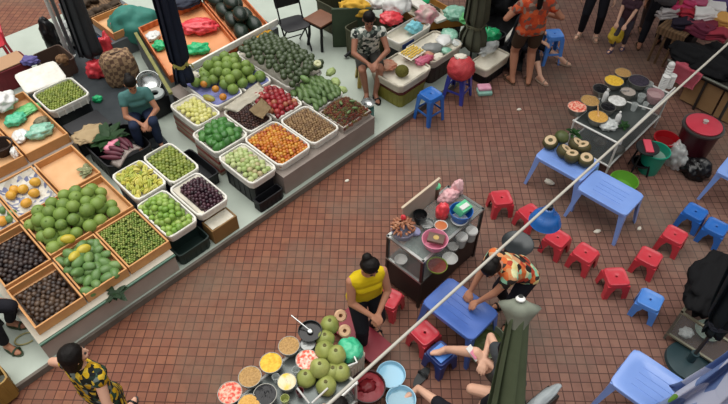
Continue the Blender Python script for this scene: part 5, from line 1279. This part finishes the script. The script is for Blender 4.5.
blob('plastic_bag', M('thin_clear_bag', '#c3cac8', .15, .7, nz=(22, '#e4e7e4', .25), alpha=.45), W(675, 158, .12)-Vector((0, 0, .12)), (.11, .15, .20), 'clear plastic bag leaning between teal bucket and black bag', 'bag', .4, seed=140)
blob('plastic_bag', bag_k, W(697, 168, .1)-Vector((0, 0, .1)), (.17, .16, .13), 'black rubbish bag in front of the maroon drum', 'bag', .4, seed=141)
# bench with rail, cardboard, towel
def at_ab(p): return AB(p)
q0 = W(668, 60, .55); q1 = W(760, 104, .55)
d = (q1-q0); L_ = d.length; d.normalize(); ang = math.atan2(d.y, d.x); n_ = Vector((-d.y, d.x, 0))
t = thing('low_stall', 'dark low stall table with a grey front rail and cardboard below', 'stall', (q0.x, q0.y, 0), ang)
olv = M('grey_rail', '#6b6d64', .45, .5, metal=.4)
B().tube([(0, 0, .55), (L_, 0, .55)], .022, 10).o('rail', olv, t, smooth=60)
for x in (.03, L_*.45, L_*.9): B().tube([(x, .02, 0), (x, .02, .55)], .02, 8).o('post', M('dark_post', '#2b2724', .5), t, smooth=60)
B().box((L_/2, .42, .50), (L_, .80, .03)).o('table_board', M('dark_board', '#26221f', .6), t, smooth=0)
B().box((L_/2, .80, .25), (L_, .03, .48)).o('back_panel', M('dark_board'), t, smooth=0)
card = M('cardboard', '#a2825c', .8, .2, nz=(4, '#8c6e4b', .3))
for k, (x0, x1, l) in enumerate(((.36, .86, 'flat cardboard sheet standing under the towel rail'), (.89, 1.35, 'second cardboard sheet right of the first under the rail'))):
    o_ = q0+d*((x0+x1)/2)+n_*.07
    B().box((0, 0, .25), (x1-x0, .03, .44)).o('cardboard_sheet', card, None, (o_.x, o_.y, .0), ang, label=l, cat='cardboard', smooth=0)
b = B()
def tw(u, v):
    x = .10+u*.42; s_ = v*.40-.12
    y = -.03 if s_ > 0 else -.03-s_*1
    z = .578-max(0, s_)
    return Vector((x+.02*math.sin(v*5), (y-.012*math.sin(u*12)*max(0, s_)*3-.02*max(0, s_)) if s_ > 0 else .03-(.06 if s_ > -.05 else -.0)-s_*.9, z+.006*math.sin(u*9)))
b.sheet(tw, 18, 16, .006)
b.o('towel', M('pink_cloth', '#dc6074', .9, .2, check=(70, '#cf5268'), nz=(8, '#e88694', .3)), None, q0, ang, smooth=180, label='pink checked towel hanging over the grey rail', cat='towel')
bpy.data.objects['towel'].location = (q0.x, q0.y, .005)
for k, (px, py, r, l) in enumerate(((690, 56, .30, 'black cloth heap on the low stall behind the pink towel'), (712, 68, .32, 'black cloth heap on the low stall near the right edge'), (722, 55, .25, 'black bag behind the two black cloth heaps'))):
    blob('black_heap', M('black_cloth'), W(px, py, .56)-Vector((0, 0, .04)), (r, r*.8, .10), l, 'cloth', ang, seed=145+k)
# clothes stall
c0, c1 = W(660, 26, .62), W(685, 36, .62)
dd = (c1-c0); wlen = dd.length; dd.normalize(); an2 = math.atan2(dd.y, dd.x); nn = Vector((-dd.y, dd.x, 0))
t = thing('clothes_stall', 'wooden trestle table piled with clothes at the top right', 'table', (c0.x, c0.y, 0), an2)
B().box((wlen/2, .65, .60), (wlen+.03, 1.36, .04)).o('table_top', wood_old, t, smooth=0)
B().box((wlen/2, -.01, .55), (wlen+.03, .03, .09)).o('end_board', wood_old, t, smooth=0)
for x in (0.02, wlen*.33, wlen*.66, wlen-.02):
    for y in (.01, 1.28): B().tube([(x, y, 0), (x, y, .6)], .022, 6).o('leg', wood_old, t, smooth=30)
g = random.Random(5)
cl = [('#ff5088', 'bright pink'), ('#d8303e', 'red'), ('#23253c', 'navy'), ('#e6e2de', 'white'), ('#ecc6d4', 'pale pink'), ('#8a2a3a', 'maroon'), ('#2a2430', 'black'), ('#f27aa2', 'rose pink'), ('#8d3d4a', 'dull red'), ('#b8b2b0', 'grey'), ('#5a4a78', 'purple'), ('#d8a25c', 'apricot'), ('#c03a48', 'coral red'), ('#6d2f42', 'wine')]
pl_ = [(676, 10, 0, .70), (690, 15, 1, .72), (668, 5, 2, .70), (703, 17, 3, .74), (697, 6, 7, .76), (707, 26, 5, .68), (684, 25, 6, .66), (683, 8, 0, .74), (693, 27, 8, .66), (665, 12, 9, .66), (718, 6, 10, .72), (722, 24, 11, .70), (716, 35, 12, .66), (700, 32, 13, .64), (712, 12, 3, .74)]
where = ['front left of the heap', 'left middle of the heap', 'at the far left corner of the table', 'in the middle beside the red garments', 'at the back top of the heap', 'lower front edge, right half', 'at the front edge above the left trestle', 'on top at the back left', 'at the front edge, centre', 'hanging over the left table corner', 'at the back right', 'large, at the right picture edge', 'below the apricot one at the right edge', 'lowest at the front right', 'right of the middle, farther back']
for k, (px, py, ci, z) in enumerate(pl_):
    b = B(); sd = k*3.7
    for j in range(3):
        b.box((g.uniform(-.02, .02), g.uniform(-.02, .02), .02+j*.048), (.32-.02*j, .25-.015*j, .045), bev=.02, rz=g.uniform(-.15, .15))
    bmesh.ops.subdivide_edges(b.bm, edges=list(b.bm.edges), cuts=2, use_grid_fill=True)
    for v in b.bm.verts:
        n3 = noise.noise(Vector((v.co.x*8, v.co.y*8, sd)))
        v.co += Vector((n3*.06, noise.noise(Vector((v.co.y*9, v.co.x*9, sd+5)))*.06, .06*n3+.03*noise.noise(Vector((v.co.x*19, v.co.y*19, sd)))-(.10 if 'hanging' in where[k] and v.co.x < -.05 else 0)*.3))
    p = W(px, py, z); p.z = .618+(.0 if z < .69 else .06 if z < .73 else .10)
    b.o('folded_garment', M('garment_'+cl[ci][1].replace(' ', '_'), cl[ci][0], .9, .15, nz=(7, '#6a3a48' if ci in (0, 1, 5, 7, 8, 12) else cl[ci][0], .5)), None, p, an2+g.uniform(-.7, .7), smooth=70, label=f'{cl[ci][1]} folded garment on the clothes table, {where[k]}', cat='clothing')
bin_crate('dark_crate', 'dark crate stored under the clothes table', tuple(x for x in (AB(c0+nn*.7)[0]-.2, AB(c0+nn*.7)[0]+.2, AB(c0+nn*.7+dd*wlen*.5)[1]-.2, AB(c0+nn*.7+dd*wlen*.5)[1]+.2)), .0, .34, black_box)
# litter
for px, py, r, rz, l in ((519, 110, .035, .4, 'small white scrap on the bare brick above the coconut table'), (549, 183, .065, -.6, 'white paper scrap beside the leg of the coconut table'), (597, 232, .045, .3, 'crumpled white scrap above the red stool row'), (639, 229, .035, .8, 'small white scrap near the front table leg'), (347, 181, .03, .5, 'white scrap on the bricks by the grey counter')):
    blob('paper_scrap', white_paper, W(px, py, .0), (r, r*.6, r*.4), l, 'litter', rz, seed=px, sub=3)

# ------------------------------------------------------------------ pan, pot, parasols and the long pole
t = thing('frying_pan', 'large dark grey pan with a wire handle behind the bending woman', 'pan', W(517, 246, .42))
B().lathe([(0, 0), (.12, .005), (.17, .05), (.178, .055), (.165, .055), (.11, .014), (0, .01)], n=40).o('shell', M('pan_steel', '#35393b', .3, .6, metal=.3, nz=(5, '#2a2e30', .3)), t, smooth=50)
B().tube([(.16, -.06, .045), (.25, -.07, .05), (.25, .05, .05), (.16, .06, .045)], .008, 6).o('handle', M('black_paint'), t, smooth=60)
t2 = thing('stove', 'dark round stove under the dark grey pan', 'stove', W(517, 246, .42)-Vector((0, 0, .42)))
B().lathe([(0, 0), (.15, 0), (.13, .10), (.12, .38), (.14, .415), (.10, .415), (.10, .3), (0, .3)], n=32).o('stove_body', M('stove_iron', '#2a2826', .6, metal=.3), t2, smooth=40)
t = bowl('pot', 'grey green tub of leaves beside the vendor table', W(487, 340, .26)-Vector((0, 0, .26)), .20, .26, M('tub_plastic', '#76806a', .5, nz=(5, '#626c58', .3)), M('chopped_greens', '#4d5a2c', .6, nz=(30, '#2f3a1c', .25)), .7, cat='tub', lump=.02, rb=.15)
pg = W(520, 303, 2.16); pq_ = W(503, 430, 1.0)
dv = (pg-pq_); gz = pq_-dv*(1.0/(2.16-1.0))
zl = dv.length*2.16/1.16
q_ = Vector((0, 0, 1)).rotation_difference(dv.normalized()).to_euler()
t = parasol('dark green closed parasol with a pale cap in front of the bending woman', (gz.x, gz.y, 0), M('green_canvas', '#566149', .75, .25, nz=(5, '#48523c', .3)), .40, zl-.06, .20, .062, seed=5, folds=6)
t.rotation_euler = q_
PZ = zl-2.18
cap_m = M('cap_canvas', '#83887a', .75, .25, nz=(8, '#72776a', .3))
n = 48; b = B(); rings = []
for z, r in ((1.99+PZ, .066), (2.05+PZ, .070), (2.11+PZ, .078), (2.16+PZ, .084), (2.185+PZ, .050), (2.20+PZ, .0)):
    rings.append([Vector((r*(1+.75*max(0, math.cos(q*2+.5))**3*(min(1, max(0, (z-2.0-PZ)/.15)) if z < 2.17+PZ else .3))*math.cos(q), r*(1+.75*max(0, math.cos(q*2+.5))**3*(min(1, max(0, (z-2.0-PZ)/.15)) if z < 2.17+PZ else .3))*math.sin(q), z)) for q in [2*PI*i/n for i in range(n)]])
b.loft(rings, False, True); b.o('cap', cap_m, t, smooth=180)
B().lathe([(0, 0), (.030, 0), (.034, .012), (.02, .03), (0, .035)], (0, 0, 2.205+PZ), 24).o('finial', M('white_knob', '#e8e8e4', .3), t, smooth=50)
dkc = M('dark_canvas', '#161a22', .8, .2, nz=(4, '#1f2a26', .3))
pr_ = W(688, 363, 0)
parasol('black and navy closed parasol on a round base at the right', (pr_.x, pr_.y, 0), dkc, .62, 2.3, .09, .27, seed=6, folds=7, base=M('base_green', '#2b4146', .4, nz=(6, '#22363b', .3)), rope=M('dark_cord', '#2c3038', .6), ropez=.76)
strp = M('beach_canvas', '#b7c2e0', .7, .25, vor=(2.6, ['#c3cbe2', '#b4bedb', '#c9d0e6', '#8ea2cc', '#c0c8e0', '#6fa23e', '#c6cde4', '#6d86ba']))
pb = W(744, 392, 1.5)
parasol('pale blue and white closed parasol with green print at the bottom right corner', (pb.x, pb.y, 0), strp, .75, 2.5, .36, .12, seed=8, folds=8)
blob('black_tarpaulin', M('black_cloth'), W(708, 285, .56)-Vector((0, 0, .05)), (.42, .19, .12), 'black tarpaulin bundle beside the navy closed parasol', 'tarpaulin', RZ+.1, nz=.4, nsc=2.0, seed=171)
# glass case
gc = AB(W(666, 333, .10)); cs = S(gc[0]+.26, gc[1]-.50, 0)
t = thing('glass_case', 'low glass display case with metal frame behind the dark parasol', 'case', cs, RZ)
la, lb_ = .26, .50
for sx in (1, -1):
    for sy in (1, -1): B().box((sx*(la-.012), sy*(lb_-.012), .25), (.024, .024, .50)).o('post', olv, t, smooth=0)
for z in (.10, .49):
    for sy in (1, -1): B().box((0, sy*(lb_-.012), z), (2*la, .026, .022)).o('rail', M('case_rail', '#8a8672', .5, metal=.3), t, smooth=0)
    for sx in (1, -1): B().box((sx*(la-.012), 0, z), (.026, 2*lb_, .022)).o('rail', M('case_rail'), t, smooth=0)
B().box((0, 0, .085), (2*la-.02, 2*lb_-.02, .012)).o('floor_board', M('case_floor', '#463229', .6), t, smooth=0)
for sx in (1, -1): B().box((sx*(la-.012), 0, .295), (.005, 2*lb_-.05, .36)).o('glass_pane', glass, t, smooth=0)
for sy in (1, -1): B().box((0, sy*(lb_-.012), .295), (2*la-.05, .005, .36)).o('glass_pane', glass, t, smooth=0)
cp = S(gc[0]+.12, gc[1]-.15, .095); blob('plastic_bag', bag_c, cp, (.07, .06, .05), 'small clear bag lying inside the glass case', 'bag', seed=150, sub=3)
bowl('plate', 'grey green plate leaning at the back of the glass case', S(gc[0]+.3, gc[1]-.3, .095), .13, .05, M('grey_green_plate', '#77867a', .4), None, cat='plate')
bin_crate('blue_box', 'bright blue box beside the glass case under the pale parasol', (1.38, 1.72, -5.05, -4.84), .0, .20, M('strong_blue', '#1f4fae', .4), cat='box')
# long pole with the lamp
p0, p1 = S(-2.9, -3.11, 2.25), S(5.3, -3.31, 2.25)
t = thing('lamp_pole', 'long whitish pole stretched diagonally over the stalls', 'pole', (0, 0, 0))
B().tube([p0, p1], .0115, 10).o('bar', M('pale_bamboo', '#bdb9ae', .5, nz=(6, '#a8a498', .3)), t, smooth=60)
for p in (p0, p1): B().tube([p, (p.x, p.y, 0)], .02, 10).o('support_post', M('parasol_pole'), t, smooth=60)
lp = W(547, 215, 2.02)
px_ = S(AB(lp)[0], -3.2, 2.25)
t = thing('hanging_lamp', 'bright blue enamel lamp shade hanging from the long pole', 'lamp', (lp.x, lp.y, 1.94))
B().lathe([(.132, 0), (.128, .004), (.115, .05), (.085, .088), (.05, .105), (.045, .15), (.03, .16), (0, .16), (0, .155), (.02, .15), (.04, .1), (.08, .08), (.11, .045), (.126, 0)], n=44).o('lamp_shade', M('blue_enamel', '#1d62ad', .25, .6, coat=.4, nz=(4, '#18549a', .3)), t, smooth=60)
B().lathe([(0, .155), (.028, .155), (.026, .19), (0, .195)], n=20).o('socket', M('black_paint'), t, smooth=40)
B().tube([(0, 0, .19), (.0, .0, .25), (px_.x-lp.x, px_.y-lp.y, 2.25-1.94)], .005, 6).o('cord', M('pale_cord', '#a89a80', .6), t, smooth=60)
B().ell((0, 0, .04), (.03, .03, .045), 2).o('bulb', M('bulb_glass', '#d8d8d0', .2, .6), t, smooth=180)
# bottom edge roll and lower left crate
blob('tarp_roll', M('silver_tarp', '#8c9496', .4, .5, nz=(7, '#a9b0b2', .3)), W(541, 401, .28), (.25, .055, .05), 'silver grey roll at the bottom edge right of the green parasol', 'roll', .62, nz=.12, seed=151)
B().box((0, 0, .14), (.36, .14, .28), bev=.01).o('grey_box', M('dark_frame'), None, W(541, 401, .28)-Vector((0, 0, .28)), .62, label='dark box under the silver grey roll', cat='box')
bin_crate('tan_crate', 'tan plastic crate with a yellow rim at the lower left corner', (-3.75, -3.22, -.12, .22), .04, .36, M('tan_plastic', '#9a7a3c', .5, nz=(5, '#86682f', .3)))
blob('red_cloth', M('dark_red_cloth', '#5c1d20', .85), S(-3.48, .05, .30), (.19, .12, .04), 'dark red cloth inside the tan crate', 'cloth', RZ, seed=152)
b = B(); b.tube([(.07*math.cos(q)*1.5, .045*math.sin(q)*1.5, .012) for q in [2*PI*i/22 for i in range(20)]], .009, 6)
b.o('rope_loop', M('straw_rope', '#a8a070', .8), None, W(26, 339, .083), .4, label='loop of straw rope on the pale floor left of the snail crate', cat='rope', smooth=60)
leafbunch('leaf_litter', 'dark leaves hanging at the corner of the jujube crate', 'leaves', W(116, 293, .36)+Vector((.0, -.02, .0)), 14, .17, .028, m_leaf, up=.4, seed=20)
# ------------------------------------------------------------------ people in the market
sk1 = M('skin', '#b98467', .55, .35, nz=(6, '#a8735a', .3)); sk2 = M('skin_fair', '#ddb096', .55, .35, nz=(6, '#d0a086', .3)); sk3 = M('skin_tan', '#a5735a', .55, .35, nz=(6, '#946350', .3))
blackc = M('black_cotton', '#15151a', .85, .2, nz=(8, '#1f1f26', .3))
def VP(**k): return k
# woman in the yellow top
person('woman in a yellow sleeveless top and black trousers standing by the glass cart', W(365, 336, 0), R(22), sc=.95, wide=1.1, pelvis=(0, .02, .82), chest=(0, -.03, 1.11), head=(.01, -.10, 1.38), face=(.25, -.8, -.62),
       hl=(.04, -.25, .80), hr=(-.03, -.26, .81), el=(.9, .5, -.2), er=(-.9, .5, -.2), pl=(-.5, -.6, -.4), pr=(.5, -.6, -.4), fl=(.10, .06, .085), fr=(-.08, -.14, .085), tl=(.3, -1, 0), tr=(-.3, -1, 0),
       hair='bunhigh', top=VP(mat=M('yellow_top', '#d6ba16', .75, .2, nz=(9, '#c4a812', .3), bump=(20, .3)), sleeve=0), bottom=VP(mat=blackc, leg=1.9), shoes=M('black_sandal', '#161616', .5), skin=sk1)
# woman lower left in a flowered dress
person('woman in a yellow and black flowered dress walking at the lower left', W(70, 359, 1.40)*Vector((1, 1, 0)) if False else Vector((*W(73, 357, 1.42).xy, 0)), R(156), sc=1.0, pelvis=(0, .0, .84), chest=(0, -.01, 1.13), head=(0, -.03, 1.41), face=(-.85, -.6, -.05) if False else (-.55, -.8, -.05),
       hl=(.20, -.08, .93), hr=(-.27, .06, .75), el=(1, .3, .2), er=(-.4, .8, -.2), fl=(.09, -.15, .085), fr=(-.09, .15, .085), hair='bob',
       top=VP(mat=M('flowered_dress', '#c7a227', .8, .2, vor=(24, ['#c9a31f', '#1e231f', '#d6b53a', '#23332c', '#2c4a3a', '#1a1c1c', '#b48a1c', '#6f7a74'])), sleeve=.15, skirt=True), shoes=M('black_sandal'), skin=sk2)
# seated woman in teal
person('seated woman in a teal shirt between the left and middle stalls', Vector((*W(140, 110, .55).xy, .085)), R(22), sc=.98, pelvis=(0, .06, .40), chest=(0, -.02, .70), head=(0, -.10, .97), face=(.1, -.75, -.65), hl=(.05, -.33, .50), hr=(-.02, -.34, .49), el=(.9, .3, -.3), er=(-.9, .3, -.3), pl=(-.6, -.5, -.3), pr=(.6, -.5, -.3),
       fl=(.13, -.30, .10), fr=(-.13, -.30, .10), hair='bun', top=VP(mat=M('teal_shirt', '#54837f', .8, .2, nz=(8, '#466f6c', .3)), sleeve=.35), bottom=VP(mat=M('dark_jeans', '#20293c', .8, .2, nz=(9, '#2a3550', .3)), leg=1.9), shoes=M('black_sandal'), skin=sk1)
bin_crate('black_crate', 'upturned black crate on which the woman in teal sits', tuple(v for v in (lambda p: (p[0]-.15, p[0]+.15, p[1]-.15, p[1]+.15))(AB(W(140, 110, .55)+Vector((-.02, .06, 0))))), .085, .36, black_box)
# seated man in a patterned shirt
person('seated person in a black and white leaf patterned shirt by the pale floor', Vector((*W(368, 62, .5).xy, .085)), R(8), sc=1.08, female=False, pelvis=(0, .10, .46), chest=(0, .0, .79), head=(0, -.07, 1.06), face=(-.05, -.85, -.5), hl=(.06, -.34, .60), hr=(-.05, -.35, .60), el=(.95, .1, -.3), er=(-.95, .1, -.3), pl=(-.5, -.6, -.3), pr=(.5, -.6, -.3),
       fl=(.06, -.30, .085), fr=(-.06, -.28, .085), hair='short', top=VP(mat=M('leaf_shirt', '#d0d0c4', .8, .2, vor=(24, ['#d2d2c6', '#3c4440', '#c4c8bc', '#59645c', '#d6d6cc', '#2c3230', '#b9beb2', '#7a857c'])), sleeve=.15), bottom=VP(mat=M('dark_shorts', '#3b3a36', .8), leg=.75, name='shorts'), shoes=M('black_sandal'), skin=sk3)
ps = W(368, 62, .5); stool('tan plastic stool under the seated person in the patterned shirt', (ps.x-.015, ps.y+.10, .085), R(8), M('tan_stool', '#a8924a', .5), h=.40, w=.12, splay=.04)
# orange blouse
person('woman in an orange patterned blouse and brown shorts seen from behind', W(519, 82, 0), R(186), sc=1.1, wide=1.12, hl=(.20, -.22, 1.0), hr=(-.22, -.15, .95), el=(.6, .6, -.3), er=(-.6, .6, -.3), fl=(.10, 0, .085), fr=(-.10, .05, .085), tl=(.3, -1, 0), tr=(-.3, -1, 0), hair='tail',
       top=VP(mat=M('orange_blouse', '#c4502e', .8, .2, vor=(20, ['#c9522d', '#8d4a3a', '#d4623a', '#6f5a50', '#c04a2c', '#9a8070', '#b8452a'])), sleeve=.4), bottom=VP(mat=M('brown_shorts', '#4a3a2c', .85, .2, nz=(6, '#3e3024', .3)), leg=.62, name='shorts'), shoes=M('brown_sandal', '#5c4636', .6), skin=sk1)
# seated in black with legs stretched out behind her
person('person in black sitting behind the orange woman with bare legs stretched out', Vector((*W(522, 44, .30).xy, .02)), R(55), sc=.98, pelvis=(0, .10, .36), chest=(0, .06, .68), head=(0, .0, .96), face=(.1, -.9, -.3), hl=(.22, -.30, .45), hr=(-.1, -.36, .5), fl=(.28, -.62, .09), fr=(-.36, -.52, .09), tl=(.3, -1, -.1), tr=(-.2, -1, -.1), hair='bob',
       top=VP(mat=blackc, sleeve=1.6), bottom=VP(mat=blackc, leg=1.1), shoes=M('beige_sandal', '#a08a78', .6), skin=sk2)
ps = W(522, 44, .30); stool('low black stool under the person sitting in black', (ps.x-.06, ps.y+.06, 0), .9, M('black_plastic', '#191a1d', .45), h=.29, w=.11)
# standing people cut by the top edge
person('person in wide black trousers standing at the top edge, left of the yellow bag', W(587, 36, 0), R(-20), sc=1.03, fl=(.13, .0, .085), fr=(-.12, -.03, .085), tl=(.2, -1, 0), tr=(-.3, -1, 0), hair='bob', top=VP(mat=M('black_shirt', '#1d1d22', .85), sleeve=.5), bottom=VP(mat=blackc, leg=1.9), shoes=M('beige_sandal'), skin=sk2)
yb_hand = (-.12, -.30, .74)
person('child in a maroon shirt holding a yellow bag at the top edge', W(616, 50, 0), R(-35), sc=.72, hl=(.05, -.30, .74), hr=(-.12, -.30, .74), fl=(.09, .18, .085), fr=(-.08, -.10, .085), hair='short', top=VP(mat=M('maroon_shirt', '#35202a', .85, nz=(8, '#452a36', .3)), sleeve=.3), bottom=VP(mat=M('grey_trousers', '#4a4550', .85, nz=(6, '#3d3943', .3)), leg=1.8), shoes=M('blue_sandal', '#3d3f68', .6), skin=sk2)
blob('yellow_bag', M('yellow_bag', '#c9a92c', .5, nz=(9, '#dcc04a', .3)), W(611, 50, .0)+Vector((0, 0, .16)), (.12, .09, .18), 'yellow bag carried by the child in maroon', 'bag', .3, nz=.22, seed=160)
person('person in loose black trousers standing beside the clothes table', W(646, 47, 0), R(150), sc=1.03, fl=(.10, .1, .085), fr=(-.11, -.16, .085), hair='short', female=False, top=VP(mat=M('grey_shirt', '#4d4a4c', .85), sleeve=.5), bottom=VP(mat=blackc, leg=1.85), shoes=M('brown_sandal'), skin=sk1)
person('person in greyish brown trousers at the top edge right of the child', W(634, 33, 0), R(170), sc=1.02, fl=(.10, .05, .085), fr=(-.11, -.06, .085), hair='short', female=False, top=VP(mat=M('dull_shirt', '#5d5048', .85), sleeve=.5), bottom=VP(mat=M('taupe_trousers', '#5b4a45', .85, nz=(6, '#4c3d39', .3)), leg=1.9), shoes=M('brown_sandal'), skin=sk1)
# vendor bending over the blue table
person('woman in a colourful patchwork shirt bending over the blue table', Vector((*W(521, 272, .80).xy, 0)), R(-66), sc=1.0, pelvis=(0, .05, .80), chest=(0, -.20, 1.00), head=(.02, -.42, 1.10), face=(0, -.55, -.85), up=(0, -.85, .5), hl=(.02, -.52, .56), hr=(-.12, -.48, .58), el=(.8, .2, -.1), er=(-.8, .2, -.1), pl=(-.3, -.6, -.6), pr=(.3, -.6, -.6),
       fl=(.12, .0, .085), fr=(-.12, .05, .085), hair='bun', top=VP(mat=M('patchwork_shirt', '#c0703a', .8, .2, vor=(17, ['#cf6a38', '#d8c98a', '#8cc0a0', '#2a2420', '#c98a5a', '#b2442f', '#cfd0a0', '#3a3430', '#d09a70'])), sleeve=.35), bottom=VP(mat=blackc, leg=1.9), shoes=M('black_sandal'), skin=sk1)
# seated person with bare legs and a phone, mostly behind the green parasol
def LW(p, base, rz):
    """a point of the place in the local frame of a person"""
    return tuple(Matrix.Rotation(-rz, 3, 'Z') @ (Vector(p)-Vector(base)))
pp = W(509, 392, .34); b0 = Vector((pp.x, pp.y, 0)); rz_ = R(-62)
lw = lambda x, y, z: LW(W(x, y, z), b0, rz_)
def hint(x, y, z): return tuple(Vector(lw(x, y, z))-Vector((0, 0, .36)))
person('seated person with bare legs and a phone behind the green parasol', b0, rz_, sc=1.0, pelvis=(0, .0, .36), chest=lw(509, 374, .64), head=lw(507, 352, .90), face=(-.1, -.75, -.6), hl=lw(478, 355, .56), hr=lw(484, 360, .57), el=(.9, .4, -.3), er=(-.9, .4, -.3),
       fr=lw(446, 349, .335), fl=lw(492, 394, .10), kr=(0, 0, .3), kl=hint(462, 380, .55), tr=(-.3, -1, .15), hair='bob', top=VP(mat=M('grey_top', '#3a3d40', .85), sleeve=.4), bottom=VP(mat=M('dark_shorts'), leg=.35, name='shorts'), skin=sk2)
stool('dark stool under the person with the phone', (pp.x+.02, pp.y+.01, 0), rz_, M('black_plastic'), h=.27, w=.11)
t = thing('phone', 'white phone with a pink edge held over the bare knee', 'phone', W(473, 353, .60), .3)
B().box((0, 0, 0), (.07, .15, .009), bev=.004, rot=Euler((.5, .1, .5)).to_matrix()).o('phone_body', wpl, t, smooth=40); B().box((.004, -.02, .008), (.06, .08, .004), rot=Euler((.5, .1, .5)).to_matrix()).o('pink_case', M('pink_plastic'), t, smooth=0)
# person in black trousers at the bottom edge
pq = W(488, 444, .34); b1 = Vector((pq.x, pq.y, 0)); rz2 = R(-52)
lw = lambda x, y, z: LW(W(x, y, z), b1, rz2)
person('person in black trousers at the bottom edge with one bare foot by the basins', b1, rz2, sc=1.0, pelvis=(0, 0, .34), chest=(0, .14, .64), head=(0, .16, .93), face=(0, -.9, -.3), hl=(.2, -.1, .40), hr=(-.2, -.1, .40), fr=lw(409, 381, .10), fl=lw(437, 420, .10), kl=(.1, -.5, .8), kr=(-.1, -.3, .8), hair='short', female=False, top=VP(mat=blackc, sleeve=.5), bottom=VP(mat=blackc, leg=1.3), skin=sk2)
stool('dark stool under the person in black trousers at the bottom edge', (pq.x+.01, pq.y, 0), R(-60), M('black_plastic'), h=.25, w=.11)
t = thing('sandal', 'black sandal lying on the bricks beside the bare foot', 'sandal', W(421, 378, .0), .9)
rings = [[Vector((.13*math.cos(q)*k, .048*math.sin(q)*(1+.15*math.cos(q))*k, z)) for q in [2*PI*i/24 for i in range(24)]] for z, k in ((.0, .96), (.025, 1))]
B().loft(rings, True, True).o('sole', M('black_rubber'), t, smooth=40); B().tube([(.03, .05*math.cos(q), .02+.05*math.sin(q)) for q in [PI*i/8 for i in range(9)]], .013, 6).o('strap', M('black_rubber'), t, smooth=60)
# vendor at the lower cart
person('black haired vendor behind the lower cart, cut by the bottom edge', Vector((*W(338, 416, 1.0).xy, 0)), R(168), sc=.98, pelvis=(0, .10, .55), chest=(0, .04, .84), head=(0, -.03, 1.09), face=(.1, -.75, -.65), hl=(.20, -.20, .60), hr=(-.14, -.22, .60), el=(.9, .3, -.3), er=(-.9, .3, -.3), fl=(.12, -.1, .085), fr=(-.12, -.1, .085), hair='bun', top=VP(mat=M('rose_shirt', '#b8707a', .8, nz=(8, '#a85f6a', .3)), sleeve=1.2), bottom=VP(mat=blackc, leg=1.9), skin=sk2)
pv = W(338, 416, 1.0); stool('dark stool under the vendor of the lower cart', (pv.x, pv.y-.09, 0), R(-12), M('black_plastic'), h=.44, w=.12)
# person at the left edge
pl_p = W(-26, 314, .40)
person('person in black sitting at the left picture edge with one foot on the pale floor', Vector((pl_p.x, pl_p.y, .085)), R(75), sc=1.0, pelvis=(0, 0, .36), chest=(0, .02, .66), head=(0, -.03, .94), face=(0, -.9, -.3), hl=(.15, -.25, .45), hr=(-.15, -.25, .45), fl=(.12, -.22, .085), fr=(-.13, -.36, .085), hair='short', top=VP(mat=blackc, sleeve=1.5), bottom=VP(mat=blackc, leg=1.8), shoes=M('green_sandal', '#3a4a34', .6), skin=sk1)
stool('dark stool under the person in black at the left edge', (pl_p.x-.02, pl_p.y, .085), R(75), M('black_plastic'), h=.27, w=.11)
# ------------------------------------------------------------------ camera and light
cd = bpy.data.cameras.new('camera'); cam = bpy.data.objects.new('camera', cd); COL.objects.link(cam)
cam.location = (0, 0, CAMH); cam.rotation_euler = (PI/2-TILT, 0, 0)
cd.sensor_fit = 'HORIZONTAL'; cd.sensor_width = 36; cd.lens = 36*FPX/728; cd.clip_start = .05
SC.camera = cam
w = bpy.data.worlds.new('sky'); SC.world = w; w.use_nodes = True
nt = w.node_tree; bg = nt.nodes['Background']
tc = nt.nodes.new('ShaderNodeTexCoord'); sx = nt.nodes.new('ShaderNodeSeparateXYZ'); nt.links.new(tc.outputs['Generated'], sx.inputs[0])
rp = nt.nodes.new('ShaderNodeValToRGB'); nt.links.new(sx.outputs['Z'], rp.inputs[0])
rp.color_ramp.elements[0].position = .0; rp.color_ramp.elements[0].color = (.05, .05, .05, 1)
rp.color_ramp.elements[1].position = .75; rp.color_ramp.elements[1].color = (1.0, 1.0, 1.0, 1)
e = rp.color_ramp.elements.new(.3); e.color = (.22, .22, .23, 1)
nt.links.new(rp.outputs[0], bg.inputs['Color']); bg.inputs['Strength'].default_value = .95
sd = bpy.data.lights.new('sun', 'SUN'); sd.energy = 2.5; sd.angle = R(70); sd.color = (1, .965, .91)
so = bpy.data.objects.new('sun', sd); COL.objects.link(so); so.rotation_euler = (R(-14), R(-8), 0)
SC.view_settings.view_transform = 'Standard'; SC.view_settings.look = 'None'
SC.view_settings.exposure = 0.1; SC.view_settings.gamma = 1.0
SC.cycles.max_bounces = 6; SC.cycles.transparent_max_bounces = 16

# unseen canopy added to shade the upper right, higher than the viewpoint
b = B(); b.sheet(lambda u, v: Vector((1.0+u*9.5, 6.6+v*9, 6.7-.25*math.sin(u*PI*3)**2+.3*v)), 24, 16, .02)
b.o('shade_canopy', M('shade_canvas', '#4c5a50', .8), None, smooth=60, kind='structure')
